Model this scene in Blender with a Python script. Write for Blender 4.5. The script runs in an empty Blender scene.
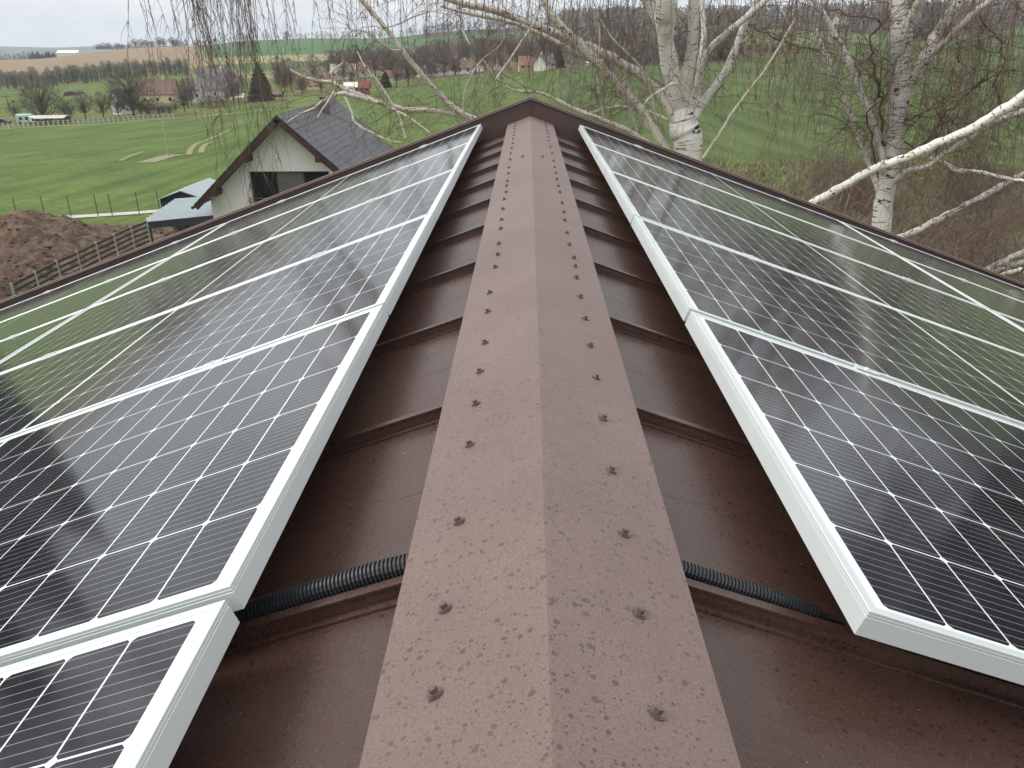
import bpy, math, random
import numpy as np
from math import sin, cos, tan, radians, pi, hypot, atan2, degrees
from mathutils import Vector, Matrix, noise
random.seed(7)
S = bpy.context.scene
C = S.collection

# ------------------------------------------------------------------ camera
PXW, PXH, FPX = 1024, 768, 781.98
PIT, YAW, ROL = 0.4171, 0.0207, -0.0057
CAM = Vector((-0.0212, 0.0, 0.527))
Fv = Vector((-sin(YAW)*cos(PIT), cos(YAW)*cos(PIT), -sin(PIT)))
R0 = Vector((cos(YAW), sin(YAW), 0)); U0 = R0.cross(Fv)
Rv = R0*cos(ROL) + U0*sin(ROL); Uv = U0*cos(ROL) - R0*sin(ROL)
cd = bpy.data.cameras.new('camera'); cam = bpy.data.objects.new('camera', cd); C.objects.link(cam)
cd.sensor_width = 36; cd.lens = FPX*36/PXW; cd.clip_end = 30000; cd.clip_start = 0.02
M = Matrix((Rv, Uv, -Fv)).transposed().to_4x4(); M.translation = CAM
cam.matrix_world = M
S.camera = cam
S.render.resolution_x, S.render.resolution_y = PXW, PXH

# ------------------------------------------------------------------ sky, sun, exposure
SUN_EL, SUN_AZ = radians(40), radians(-104)        # azimuth from +Y towards +X
w = bpy.data.worlds.new('World'); S.world = w; w.use_nodes = True
nt = w.node_tree; nt.nodes.clear()
def N(t, ty, **kw):
    n = t.nodes.new(ty)
    for k, v in kw.items(): setattr(n, k, v)
    return n
def mth(t, op, a, b=None, c=None, clamp=False):
    n = t.nodes.new('ShaderNodeMath'); n.operation = op; n.use_clamp = clamp
    for i, v in enumerate((a, b, c)):
        if v is None: continue
        if isinstance(v, (int, float)): n.inputs[i].default_value = v
        else: t.links.new(v, n.inputs[i])
    return n.outputs[0]
def mixc(t, f, a, b, blend='MIX'):
    n = t.nodes.new('ShaderNodeMix'); n.data_type = 'RGBA'; n.blend_type = blend
    for s, v in ((n.inputs[0], f), (n.inputs[6], a), (n.inputs[7], b)):
        if isinstance(v, (int, float)): s.default_value = v
        elif isinstance(v, (tuple, list)): s.default_value = (*v[:3], 1)
        else: t.links.new(v, s)
    return n.outputs[2]
def ramp(t, f, stops, interp='LINEAR'):
    n = t.nodes.new('ShaderNodeValToRGB'); n.color_ramp.interpolation = interp
    e = n.color_ramp.elements
    while len(e) > 1: e.remove(e[-1])
    for i, (p, c) in enumerate(stops):
        c = (c, c, c) if isinstance(c, (int, float)) else c
        x = e[0] if i == 0 else e.new(p)
        x.position = p; x.color = (*c, 1)
    t.links.new(f, n.inputs[0]); return n.outputs[0]
sky = N(nt, 'ShaderNodeTexSky', sky_type='NISHITA', sun_disc=False)
sky.sun_elevation = SUN_EL; sky.sun_rotation = SUN_AZ; sky.dust_density = 3
tc = N(nt, 'ShaderNodeTexCoord'); sp = N(nt, 'ShaderNodeSeparateXYZ'); nt.links.new(tc.outputs['Generated'], sp.inputs[0])
zz = mth(nt, 'MAXIMUM', sp.outputs[2], 0.0)
den = mth(nt, 'ADD', zz, 0.22)
cx_ = mth(nt, 'DIVIDE', sp.outputs[0], den); cy_ = mth(nt, 'DIVIDE', sp.outputs[1], den)
cb = N(nt, 'ShaderNodeCombineXYZ'); nt.links.new(cx_, cb.inputs[0]); nt.links.new(cy_, cb.inputs[1])
cn = N(nt, 'ShaderNodeTexNoise'); cn.inputs['Scale'].default_value = 1.3; cn.inputs['Detail'].default_value = 6; cn.inputs['Roughness'].default_value = .5
nt.links.new(cb.outputs[0], cn.inputs['Vector'])
cl = ramp(nt, cn.outputs[0], [(0.28, (5.3, 5.5, 5.8)), (0.5, (7.3, 7.6, 7.8)), (0.7, (9.6, 9.6, 9.5))])
zf = mth(nt, 'MULTIPLY_ADD', zz, 1.0, 1.13)       # an overcast sky is brighter overhead
v1 = N(nt, 'ShaderNodeVectorMath', operation='SCALE'); nt.links.new(cl, v1.inputs[0]); nt.links.new(zf, v1.inputs['Scale'])
mx = mixc(nt, 0.9, sky.outputs[0], v1.outputs[0])
bg = N(nt, 'ShaderNodeBackground'); bg.inputs[1].default_value = 0.1
nt.links.new(mx, bg.inputs[0])
wo = N(nt, 'ShaderNodeOutputWorld'); nt.links.new(bg.outputs[0], wo.inputs[0])
sl = bpy.data.lights.new('sun', 'SUN'); sl.energy = 2.0; sl.angle = radians(18); sl.color = (1, .96, .9)
so = bpy.data.objects.new('sun', sl); C.objects.link(so)
sd = Vector((sin(SUN_AZ)*cos(SUN_EL), cos(SUN_AZ)*cos(SUN_EL), sin(SUN_EL)))
so.rotation_euler = sd.to_track_quat('Z', 'Y').to_euler(); so.location = (0, 0, 60)
vs = S.view_settings; vs.view_transform = 'Standard'; vs.look = 'None'; vs.exposure = 0.22; vs.gamma = 1
vs.use_curve_mapping = False
S.render.engine = 'CYCLES'
S.cycles.max_bounces = 6; S.cycles.volume_bounces = 0; S.cycles.transparent_max_bounces = 8

# ------------------------------------------------------------------ helpers
def ray(x, y):
    return (Fv*FPX + Rv*(x-512) - Uv*(y-384)).normalized()
def at(x, y, r):
    """world point seen at pixel x,y of the photograph, r metres away horizontally"""
    d = ray(x, y); return CAM + d*(r/hypot(d.x, d.y))
def azof(x, y=60):
    d = ray(x, y); return atan2(d.x, d.y)
class MB:
    def __init__(s): s.v = []; s.f = []; s.uv = []; s.mi = []; s.cur = 0; s.col = None
    def poly(s, pts, uv=None):
        b = len(s.v); s.v += [tuple(p) for p in pts]; s.f.append(tuple(range(b, b+len(pts)))); s.mi.append(s.cur)
        s.uv += (uv or [(0, 0)]*len(pts))
    def box(s, lo, hi, m=None):
        x0, y0, z0 = lo; x1, y1, z1 = hi
        p = [Vector(q) for q in ((x0,y0,z0),(x1,y0,z0),(x1,y1,z0),(x0,y1,z0),(x0,y0,z1),(x1,y0,z1),(x1,y1,z1),(x0,y1,z1))]
        if m is not None: p = [m @ q for q in p]
        b = len(s.v); s.v += [tuple(q) for q in p]
        for q in ((0,3,2,1),(4,5,6,7),(0,1,5,4),(1,2,6,5),(2,3,7,6),(3,0,4,7)):
            s.f.append(tuple(b+i for i in q)); s.mi.append(s.cur); s.uv += [(0,0)]*4
    def prism(s, prof, a, b, m=None):
        """closed profile (list of 3D points for end a and end b)"""
        n = len(prof); base = len(s.v)
        A = [Vector(p)+Vector(a) for p in prof]; B = [Vector(p)+Vector(b) for p in prof]
        if m is not None: A = [m@p for p in A]; B = [m@p for p in B]
        s.v += [tuple(p) for p in A+B]
        for i in range(n):
            j = (i+1) % n; s.f.append((base+i, base+j, base+n+j, base+n+i)); s.mi.append(s.cur); s.uv += [(0,0)]*4
        s.f.append(tuple(base+i for i in reversed(range(n)))); s.mi.append(s.cur); s.uv += [(0,0)]*n
        s.f.append(tuple(base+n+i for i in range(n))); s.mi.append(s.cur); s.uv += [(0,0)]*n
    def tube(s, pts, rad, k=6, v0=0.0, cap=False):
        n = len(pts)
        if n < 2: return
        pts = [Vector(p) for p in pts]
        if isinstance(rad, (int, float)): rad = [rad]*n
        base = len(s.v); L = v0; ref = None; ls = []
        for i, p in enumerate(pts):
            t = (pts[min(i+1, n-1)]-pts[max(i-1, 0)])
            if t.length < 1e-9: t = Vector((0, 0, 1))
            t.normalize()
            if ref is None:
                ref = t.cross(Vector((0, 0, 1)) if abs(t.z) < .9 else Vector((1, 0, 0))).normalized()
            ref = (ref - t*ref.dot(t)).normalized(); q = t.cross(ref)
            if i: L += (p-pts[i-1]).length
            ls.append(L)
            for j in range(k):
                a = 2*pi*j/k; o = p + (ref*cos(a)+q*sin(a))*rad[i]; s.v.append((o.x, o.y, o.z))
        for i in range(n-1):
            for j in range(k):
                j2 = (j+1) % k
                s.f.append((base+i*k+j, base+i*k+j2, base+(i+1)*k+j2, base+(i+1)*k+j)); s.mi.append(s.cur)
                s.uv += [(j/k, ls[i]), ((j+1)/k, ls[i]), ((j+1)/k, ls[i+1]), (j/k, ls[i+1])]
        if cap:
            s.f.append(tuple(base+j for j in reversed(range(k)))); s.mi.append(s.cur); s.uv += [(0,0)]*k
            s.f.append(tuple(base+(n-1)*k+j for j in range(k))); s.mi.append(s.cur); s.uv += [(0,0)]*k
    def build(s, name, mat, parent=None, smooth=False, loc=None, kind=None):
        me = bpy.data.meshes.new(name)
        o = loc or (0, 0, 0)
        vv = np.array(s.v, dtype=np.float64).reshape(-1, 3) - np.array(o)
        me.from_pydata(vv.tolist(), [], s.f)
        mats = mat if isinstance(mat, (list, tuple)) else [mat]
        for m_ in mats: me.materials.append(m_)
        if len(mats) > 1: me.polygons.foreach_set('material_index', s.mi)
        ul = me.uv_layers.new(name='UVMap'); ul.data.foreach_set('uv', np.array(s.uv, dtype=np.float32).ravel())
        if smooth: me.polygons.foreach_set('use_smooth', [True]*len(me.polygons))
        me.update()
        ob = bpy.data.objects.new(name, me); C.objects.link(ob); ob.location = o
        if parent is not None: ob.parent = parent
        if kind: ob['kind'] = kind
        return ob
def tag(o, label=None, cat=None, group=None, kind=None):
    if label: o['label'] = label
    if cat: o['category'] = cat
    if group: o['group'] = group
    if kind: o['kind'] = kind
    return o
def empty(name, loc=(0,0,0), rz=0, **kw):
    o = bpy.data.objects.new(name, None); C.objects.link(o); o.location = loc; o.rotation_euler = (0,0,rz)
    o.empty_display_size = .2
    return tag(o, **kw)
def copy_tree(o, parent=None):
    c = o.copy(); C.objects.link(c)
    if parent is not None: c.parent = parent
    for ch in [x for x in bpy.data.objects if x.parent == o]: copy_tree(ch, c)
    return c

# ------------------------------------------------------------------ materials
def newmat(name):
    m = bpy.data.materials.new(name); m.use_nodes = True; t = m.node_tree
    return m, t, t.nodes['Principled BSDF']
def setp(b, **kw):
    for k, v in kw.items():
        i = b.inputs[k]
        i.default_value = (*v, 1) if isinstance(v, tuple) and len(v) == 3 else v
def coords(t, kind='Object', scale=(1,1,1)):
    tcx = N(t, 'ShaderNodeTexCoord'); mp = N(t, 'ShaderNodeMapping'); mp.inputs['Scale'].default_value = scale
    t.links.new(tcx.outputs[kind], mp.inputs[0]); return mp.outputs[0]
def noi(t, vec, scale, detail=4, rough=.55):
    n = N(t, 'ShaderNodeTexNoise'); n.inputs['Scale'].default_value = scale; n.inputs['Detail'].default_value = detail
    n.inputs['Roughness'].default_value = rough; t.links.new(vec, n.inputs['Vector']); return n.outputs[0]
def simple(name, col, rough=.7, var=.25, scale=3.0, metal=0.0, bump=0.0, spec=.5, kind='Object'):
    m, t, b = newmat(name); v = coords(t, kind)
    f = noi(t, v, scale, 5)
    lo = tuple(c*(1-var) for c in col); hi = tuple(min(1, c*(1+var)) for c in col)
    t.links.new(ramp(t, f, [(.3, lo), (.7, hi)]), b.inputs['Base Color'])
    setp(b, Roughness=rough, Metallic=metal); b.inputs['Specular IOR Level'].default_value = spec
    if bump:
        bn = N(t, 'ShaderNodeBump'); bn.inputs['Strength'].default_value = bump; bn.inputs['Distance'].default_value = .01
        t.links.new(noi(t, v, scale*6, 4), bn.inputs['Height']); t.links.new(bn.outputs[0], b.inputs['Normal'])
    return m
def spots(t, vec, scale, thr_lo, thr_hi, keep):
    """irregular dots: 1 inside a dot. keep = share of cells that hold a dot"""
    vo = N(t, 'ShaderNodeTexVoronoi'); vo.inputs['Scale'].default_value = scale; t.links.new(vec, vo.inputs['Vector'])
    sc = N(t, 'ShaderNodeSeparateColor'); t.links.new(vo.outputs['Color'], sc.inputs[0])
    d = vo.outputs['Distance']
    size = mth(t, 'MULTIPLY_ADD', sc.outputs[0], thr_hi-thr_lo, thr_lo)
    ins = mth(t, 'SUBTRACT', size, d); ins = mth(t, 'MULTIPLY', ins, 25, clamp=True)
    k = mth(t, 'LESS_THAN', sc.outputs[1], keep)
    return mth(t, 'MULTIPLY', ins, k)
def roofpaint(name, base, dirt, wet, rough, spotamt, grain=.05):
    m, t, b = newmat(name); v = coords(t)
    wv = N(t, 'ShaderNodeTexNoise'); wv.inputs['Scale'].default_value = 60; t.links.new(v, wv.inputs['Vector'])
    vv = N(t, 'ShaderNodeVectorMath', operation='MULTIPLY_ADD'); t.links.new(wv.outputs['Color'], vv.inputs[0])
    vv.inputs[1].default_value = (.007,.007,.007); t.links.new(v, vv.inputs[2])
    f1 = noi(t, v, 2.5, 6, .65); f2 = noi(t, v, 420, 3)
    c = mixc(t, ramp(t, f1, [(.35, 0.0), (.7, 1.0)]), base, dirt)
    c = mixc(t, mth(t, 'MULTIPLY', ramp(t, f2, [(.35, 1.0), (.55, 0.0)]), .4), c, tuple(x*.35 for x in base))
    big = noi(t, v, 3, 3)
    patch = ramp(t, big, [(.3, .45), (.6, 1.0)])
    s1 = mth(t, 'MULTIPLY', spots(t, vv.outputs[0], 88, .10, .36, .62), patch)
    s2 = mth(t, 'MULTIPLY', spots(t, vv.outputs[0], 190, .12, .38, .5), patch)
    s = mth(t, 'MAXIMUM', s1, s2)
    c = mixc(t, mth(t, 'MULTIPLY', s, spotamt), c, wet)
    sp3 = spots(t, v, 60, .03, .09, .10)
    c = mixc(t, mth(t, 'MULTIPLY', sp3, .7), c, (.55, .5, .45))
    gr = spots(t, v, 330, .15, .42, grain)
    c = mixc(t, mth(t, 'MULTIPLY', gr, .4), c, (.15, .115, .10))
    t.links.new(c, b.inputs['Base Color'])
    r = mth(t, 'MULTIPLY_ADD', s, -.12, rough); t.links.new(r, b.inputs['Roughness'])
    bn = N(t, 'ShaderNodeBump'); bn.inputs['Strength'].default_value = .25; bn.inputs['Distance'].default_value = .002
    h = mth(t, 'ADD', mth(t, 'MULTIPLY', f2, .5), mth(t, 'MULTIPLY', mth(t, 'ADD', s, gr), .6)); h = mth(t, 'ADD', h, mth(t, 'MULTIPLY', noi(t, v, 14, 3), 1.6))
    t.links.new(h, bn.inputs['Height']); t.links.new(bn.outputs[0], b.inputs['Normal'])
    return m
M_cap = roofpaint('ridge_paint', (.144,.093,.079), (.180,.122,.104), (.062,.034,.027), .52, .85)
M_sheet = roofpaint('sheet_paint', (.058,.028,.021), (.076,.041,.032), (.030,.015,.011), .34, .65, .38)
M_verge_shade = roofpaint('verge_shade_paint', (.060,.034,.029), (.075,.044,.037), (.05,.03,.025), .5, .3)  # darker than the cap: shade on the kerb's inner face put into the colour
M_screw = simple('screw_steel', (.15,.11,.10), .28, .2, 80, metal=.5)
M_rubber = simple('rubber', (.02,.02,.02), .6, .2, 60)
M_cond = simple('conduit_plastic', (.018,.02,.023), .32, .3, 30)
M_alu = simple('anodised_frame', (.60,.64,.63), .36, .03, 4, metal=.25)
M_rail = simple('rail_alu', (.5,.5,.5), .4, .05, 4, metal=.8)
M_back = simple('backsheet', (.7,.7,.7), .6, .03, 4)

def cell_mat():
    m, t, b = newmat('solar_cells'); tcx = N(t, 'ShaderNodeTexCoord'); s = N(t, 'ShaderNodeSeparateXYZ')
    t.links.new(tcx.outputs['Object'], s.inputs[0]); X, Y = s.outputs[0], s.outputs[1]
    xm = mth(t, 'SUBTRACT', 1.047-.027, mth(t, 'ABSOLUTE', mth(t, 'SUBTRACT', X, 1.047)))
    ym = mth(t, 'SUBTRACT', Y, .018)
    dx = mth(t, 'PINGPONG', xm, .04225); dy = mth(t, 'PINGPONG', ym, .0835); dxp = mth(t, 'PINGPONG', xm, .0845)
    line = mth(t, 'LESS_THAN', mth(t, 'MINIMUM', dx, dy), .0013)
    cham = mth(t, 'LESS_THAN', mth(t, 'ADD', dx, dy), .0078)
    out = mth(t, 'MAXIMUM', mth(t, 'GREATER_THAN', xm, 1.0145), mth(t, 'LESS_THAN', xm, -.0005))
    out2 = mth(t, 'MAXIMUM', mth(t, 'GREATER_THAN', ym, 1.0025), mth(t, 'LESS_THAN', ym, -.0005))
    white = mth(t, 'MAXIMUM', mth(t, 'MAXIMUM', line, cham), mth(t, 'MAXIMUM', out, out2))
    wire = mth(t, 'LESS_THAN', mth(t, 'PINGPONG', mth(t, 'ADD', ym, .00835), .00835), .0003)
    v = coords(t)
    # a cell-to-cell difference in the silicon's tint
    ix = mth(t, 'FLOOR', mth(t, 'DIVIDE', xm, .0845)); iy = mth(t, 'FLOOR', mth(t, 'DIVIDE', ym, .167))
    cbx = N(t, 'ShaderNodeCombineXYZ'); t.links.new(ix, cbx.inputs[0]); t.links.new(iy, cbx.inputs[1])
    wn = N(t, 'ShaderNodeTexWhiteNoise'); t.links.new(cbx.outputs[0], wn.inputs[0])
    cellc = mixc(t, wn.outputs[0], (.005,.0055,.009), (.008,.009,.018))
    c = mixc(t, mth(t, 'MULTIPLY', wire, .9), cellc, (.40,.41,.43))
    c = mixc(t, white, c, (.72,.74,.73))
    dust = ramp(t, noi(t, v, 5, 6, .7), [(.3, .01), (.75, .07)])
    c = mixc(t, dust, c, (.35,.34,.32))
    dr = spots(t, v, 110, .06, .22, .25)
    c = mixc(t, mth(t, 'MULTIPLY', dr, .35), c, (.004,.004,.004))
    t.links.new(c, b.inputs['Base Color'])
    t.links.new(mth(t, 'MULTIPLY_ADD', dr, .25, .10), b.inputs['Roughness'])
    setp(b, IOR=1.46)
    bn = N(t, 'ShaderNodeBump'); bn.inputs['Strength'].default_value = .35; bn.inputs['Distance'].default_value = .0006
    t.links.new(mth(t, 'ADD', dr, mth(t, 'MULTIPLY', noi(t, v, 2.2, 1), .5)), bn.inputs['Height']); t.links.new(bn.outputs[0], b.inputs['Normal'])
    return m
M_cells = cell_mat()

def bark_mat(name, light, warm, dark, amt):
    m, t, b = newmat(name)
    v = coords(t, 'UV', (3.0, 30.0, 1)); vo = coords(t, 'Object')
    n1 = noi(t, v, 1.0, 5, .6)
    mk = ramp(t, n1, [(.575+.03*(1-amt), 0.0), (.615+.03*(1-amt), 1.0)])
    big = noi(t, vo, 1.6, 4); n3 = noi(t, vo, 26, 4, .7)
    c = mixc(t, ramp(t, big, [(.35, 0.0), (.68, 1.0)]), light, warm)
    c = mixc(t, ramp(t, n3, [(.62, 0.0), (.72, .6)]), c, dark)
    vb = coords(t, 'UV', (2.2, 7.5, 1)); n2 = noi(t, vb, 1.7, 4, .62)
    c = mixc(t, ramp(t, n2, [(.605, 0.0), (.63, 1.0)]), c, dark)
    c = mixc(t, mth(t, 'MULTIPLY', mk, .8), c, dark)
    t.links.new(c, b.inputs['Base Color']); setp(b, Roughness=.75)
    bn = N(t, 'ShaderNodeBump'); bn.inputs['Strength'].default_value = .5; bn.inputs['Distance'].default_value = .01
    t.links.new(n1, bn.inputs['Height']); t.links.new(bn.outputs[0], b.inputs['Normal'])
    return m
M_bark = bark_mat('birch_bark', (.76,.73,.68), (.62,.58,.51), (.05,.04,.033), 1.0)
M_limb = bark_mat('birch_limb_bark', (.66,.61,.53), (.50,.44,.35), (.05,.038,.03), .6)
M_twig = simple('birch_twig', (.115,.078,.062), .8, .35, 2)
M_shrub = simple('dry_shrub_twig', (.21,.16,.11), .85, .45, .8)
M_trunk = simple('dark_bark', (.07,.055,.045), .9, .3, 2)
M_crown = simple('bare_crown_twigs', (.11,.095,.072), .9, .35, .35)
M_crown2 = simple('purple_bare_twigs', (.135,.098,.082), .9, .35, .2)
M_crown3 = simple('budding_green_twigs', (.115,.13,.075), .9, .35, .3)
M_pine = simple('conifer_needles', (.018,.032,.018), .9, .4, .6)
M_wood = simple('far_wood', (.14,.12,.10), .95, .4, .02)
M_yellow = simple('forsythia', (.30,.24,.05), .9, .3, .6)

# ------------------------------------------------------------------ terrain
def zat(x, y, r): return at(x, y, r).z
RR = [0, 20, 40, 50, 72, 150, 240, 300, 400, 520, 600, 800, 1000, 1300, 1600, 2400, 4000, 6000, 9000]
def col(x, d):
    """d: r -> ('y', pixel) or z"""
    zs = []; rs = sorted(d)
    for r in rs:
        v = d[r]; zs.append(zat(x, v[0], r) if isinstance(v, tuple) else v)
    return np.interp(RR, rs, zs)
COLS = [(-260, col(-20, {0:-5.5,20:-7.6,40:-10.5,50:-11.4,72:-12.4,240:(127,),300:(117,),520:(92,),600:(84,),1300:(62,),1600:-34,2400:-60,4000:-60,6000:(48,),9000:-90})),
        (0,    col(0,   {0:-5.5,20:-7.6,40:-10.5,50:-11.4,72:-12.4,240:(127,),300:(115,),520:(90,),600:(80,),1300:(60,),1600:-34,2400:-60,4000:-60,6000:(47,),9000:-90})),
        (175,  col(175, {0:-5.5,20:-7.6,40:-10.5,50:-11.3,72:-12.4,240:(117,),300:(104,),520:(76,),600:(69,),1000:(55,),1300:(47,),1600:-34,2400:-60,4000:-60,6000:(46,),9000:-90})),
        (260,  col(260, {0:-5.5,20:-7.5,40:-10.3,50:-11.1,72:-12.0,240:(108,),300:(97,),520:(75,),600:(66,),800:(56,),1000:(48,),1300:(40,),1600:-10,2400:-40,4000:-60,9000:-90})),
        (370,  col(370, {0:-5.5,20:-7.0,40:-9.2,50:-9.6,72:-10.4,240:(98,),300:(89,),400:(78,),600:(62,),800:(53,),1000:(45,),1300:(38,),1600:-10,2400:-40,4000:-60,9000:-90})),
        (480,  col(480, {0:-5.5,20:-7.0,40:-8.3,72:-9.4,150:(104,),240:(86,),300:(78,),400:(68,),600:(55,),800:(44,),1000:(36,),1300:(30,),1600:(30,),2400:-20,4000:-60,9000:-90})),
        (600,  col(600, {0:-5.5,20:-6.5,40:-7.6,72:-8.6,150:(98,),240:(77,),300:(70,),400:(62,),600:(48,),800:(36,),1000:(25,),1300:(17,),1600:(18,),2400:-20,4000:-60,9000:-90})),
        (760,  col(760, {0:-5.5,20:-6.2,40:-7.2,72:-8.2,150:(92,),300:(65,),400:(57,),600:(36,),800:(29,),1000:(22,),1300:(16,),1600:(18,),2400:-20,4000:-60,9000:-90})),
        (920,  col(920, {0:-5.5,20:-6.0,40:-6.8,72:-7.6,150:(86,),300:(60,),400:(49,),600:(37,),800:(28,),1000:(20,),1300:(11,),1600:(12,),2400:-20,4000:-60,9000:-90})),
        (1040, col(1040,{0:-5.5,20:-6.0,40:-6.8,72:-7.6,150:(84,),300:(56,),400:(44,),600:(28,),800:(22,),1000:(17,),1300:(10,),1600:(10,),2400:-20,4000:-60,9000:-90})),
        (1300, col(1040,{0:-5.5,20:-6.0,40:-6.8,72:-7.6,150:(84,),300:(56,),400:(44,),600:(28,),800:(22,),1000:(17,),1300:(10,),1600:(10,),2400:-20,4000:-60,9000:-90}))]
CAZ = [azof(c[0]) for c in COLS]; CZ = np.array([c[1] for c in COLS])
def pxof(az): return float(np.interp(az, PXT[0], PXT[1]))
PXT = ([azof(x) for x in range(-400, 1500, 10)], list(range(-400, 1500, 10)))
def gz(az, r):
    az = max(min(az, CAZ[-1]), CAZ[0])
    i = min(max(int(np.searchsorted(CAZ, az))-1, 0), len(CAZ)-2)
    f = (az-CAZ[i])/(CAZ[i+1]-CAZ[i]); f = f*f*(3-2*f)
    z = np.interp(r, RR, CZ[i])*(1-f) + np.interp(r, RR, CZ[i+1])*f
    if r > 60:
        k = min(1, (r-60)/200); p = Vector((az*6, math.log(r)*3, 0))
        z += noise.noise(p)*0.5*k + (noise.noise(p*3.1)*r*.0016 if r > 1200 else 0)
    return z
def gxy(x, y):
    dx, dy = x-CAM.x, y-CAM.y; return gz(atan2(dx, dy), hypot(dx, dy))
def ground_at(px, py, lo=15, hi=9000):
    """where the line of sight of a pixel meets the ground"""
    d = ray(px, py); h = hypot(d.x, d.y); r = lo
    while r < hi:
        p = CAM + d*(r/h)
        if p.z <= gxy(p.x, p.y): return Vector((p.x, p.y, gxy(p.x, p.y)))
        r *= 1.004
    p = CAM + d*(hi/h); return p
def lerp3(a, b, f): return tuple(x+(y-x)*f for x, y in zip(a, b))
GRASS=(.086,.124,.036); GRASS2=(.090,.128,.034); OLIVE=(.12,.125,.045); BROWN=(.235,.165,.105); TAN=(.25,.22,.12); DRY=(.155,.150,.068); FORE=(.06,.052,.04); FARG=(.06,.12,.045)
def cover(px, r):
    n = noise.noise(Vector((px*.02, math.log(r+1)*4, 3)))
    if px < 60: c = OLIVE if r < 36 else GRASS
    elif px < 560: c = GRASS if r > 34 else OLIVE
    else: c = lerp3(DRY, (.074,.103,.036), min(1, max(0, (r-26+n*20)/26)))
    if px > 400: c = tuple(x*.9 for x in c)
    lim = float(np.interp(px, [0, 175, 260, 400, 560], [236, 240, 246, 300, 330]))
    if px < 600:
        if r > lim: c = lerp3(OLIVE, GRASS, .3+.3*n)
        if px < 190:
            if r > 330: c = GRASS2
            if r > 505: c = OLIVE
            if r > 600: c = lerp3(BROWN, (.20,.15,.10), .5+.5*n)
            if r > 1330: c = (.028,.042,.032) if noise.noise(Vector((px*.03, r*.0012, 1))) > -.15 else (.08,.10,.06)
        elif px < 420:
            if r > 470: c = lerp3(TAN, OLIVE, .4)
            if r > 540: c = (.08,.11,.04)
            if r > 660: c = TAN
            if r > 800: c = FARG
            if r > 1330: c = FORE
            if px < 215 and r > 600: c = lerp3(BROWN, c, (px-190)/25)
        else:
            if r > 330: c = (.10,.085,.06)
            if r > 840: c = FARG
            if r > 1080: c = FORE
    elif px < 735:
        if r > 330: c = FORE
        if 800 < r < 900: c = TAN
    else:
        e = float(np.interp(px, [735, 870, 930, 985, 1030], [800, 640, 560, 600, 660]))
        if r > 60: c = (.074,.103,.036)
        if px < 800 and 395 < r < 520: c = (.10,.10,.05)
        if px < 870 and r > 500: c = (.13,.16,.07)
        if r > e: c = FORE
    return c
def build_ground():
    azs = list(np.radians(np.arange(-180, -40, 4.0))) + list(np.radians(np.arange(-40, 41, .22))) + list(np.radians(np.arange(44, 181, 4.0)))
    rs = [0.5] + list(np.geomspace(4, 9000, 300))
    V = []; col_ = []
    for az in azs:
        px = pxof(az)
        for r in rs:
            V.append((CAM.x+r*sin(az), CAM.y+r*cos(az), gz(az, r))); col_.append((*cover(px, r), 1))
    n = len(rs); F = []
    for i in range(len(azs)-1):
        for j in range(n-1):
            a = i*n+j; F.append((a, a+1, a+n+1, a+n))
    me = bpy.data.meshes.new('ground'); me.from_pydata(V, [], F)
    ca = me.color_attributes.new('cover', 'FLOAT_COLOR', 'POINT'); ca.data.foreach_set('color', np.array(col_, dtype=np.float32).ravel())
    me.polygons.foreach_set('use_smooth', [True]*len(F))
    m, t, b = newmat('ground_cover'); at_ = N(t, 'ShaderNodeAttribute', attribute_name='cover')
    v = coords(t)
    f = noi(t, v, .08, 8, .65); f2 = noi(t, v, 1.7, 6, .7)
    vl = coords(t, 'Object', (.55, .03, 1)); f3 = noi(t, vl, 1.0, 3)
    k = ramp(t, f, [(.3, (.74,.80,.72)), (.7, (1.25,1.18,1.1))])
    c = mixc(t, 1.0, at_.outputs['Color'], k, 'MULTIPLY')
    c = mixc(t, 1.0, c, ramp(t, f2, [(.3, .72), (.7, 1.28)]), 'MULTIPLY')
    c = mixc(t, 1.0, c, ramp(t, f3, [(.38, .80), (.62, 1.16)]), 'MULTIPLY')
    t.links.new(c, b.inputs['Base Color']); setp(b, Roughness=.95); b.inputs['Specular IOR Level'].default_value = .1
    bn = N(t, 'ShaderNodeBump'); bn.inputs['Strength'].default_value = .6; bn.inputs['Distance'].default_value = .15
    t.links.new(f2, bn.inputs['Height']); t.links.new(bn.outputs[0], b.inputs['Normal'])
    me.materials.append(m)
    o = bpy.data.objects.new('ground', me); C.objects.link(o); tag(o, kind='structure')
build_ground()

# ------------------------------------------------------------------ the house under the camera
PITCH = 0.345; TP = tan(PITCH); Y0, Y1 = -3.6, 6.05; EAVE = 4.95; CAPO = 0.045   # roof sheet lies CAPO below the cap's plane
house = empty('house', (0, 2, -5.6), label='brown standing seam metal roofed house in the foreground carrying the solar panels', cat='house')
def hp(mb, name, mat, smooth=False, parent=None):
    p = parent or house
    o = mb.build(name, mat, None, smooth); o.parent = p
    if p is house: o.location = Vector(o.location) - house.location
    return o
M_wall = simple('house_render', (.45,.40,.33), .9, .1, 1.5, bump=.3)
mb = MB(); mb.box((-4.3, Y0+.5, -7.4), (4.3, Y1-.35, -1.75))
mb.prism([(-4.3,0,-1.75),(4.3,0,-1.75),(0,0,-.25)], (0,Y0+.5,0), (0,Y1-.35,0)); hp(mb, 'wall', M_wall)
SEAMS = [0.783+0.5*k for k in range(-8, 11)]
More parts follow.
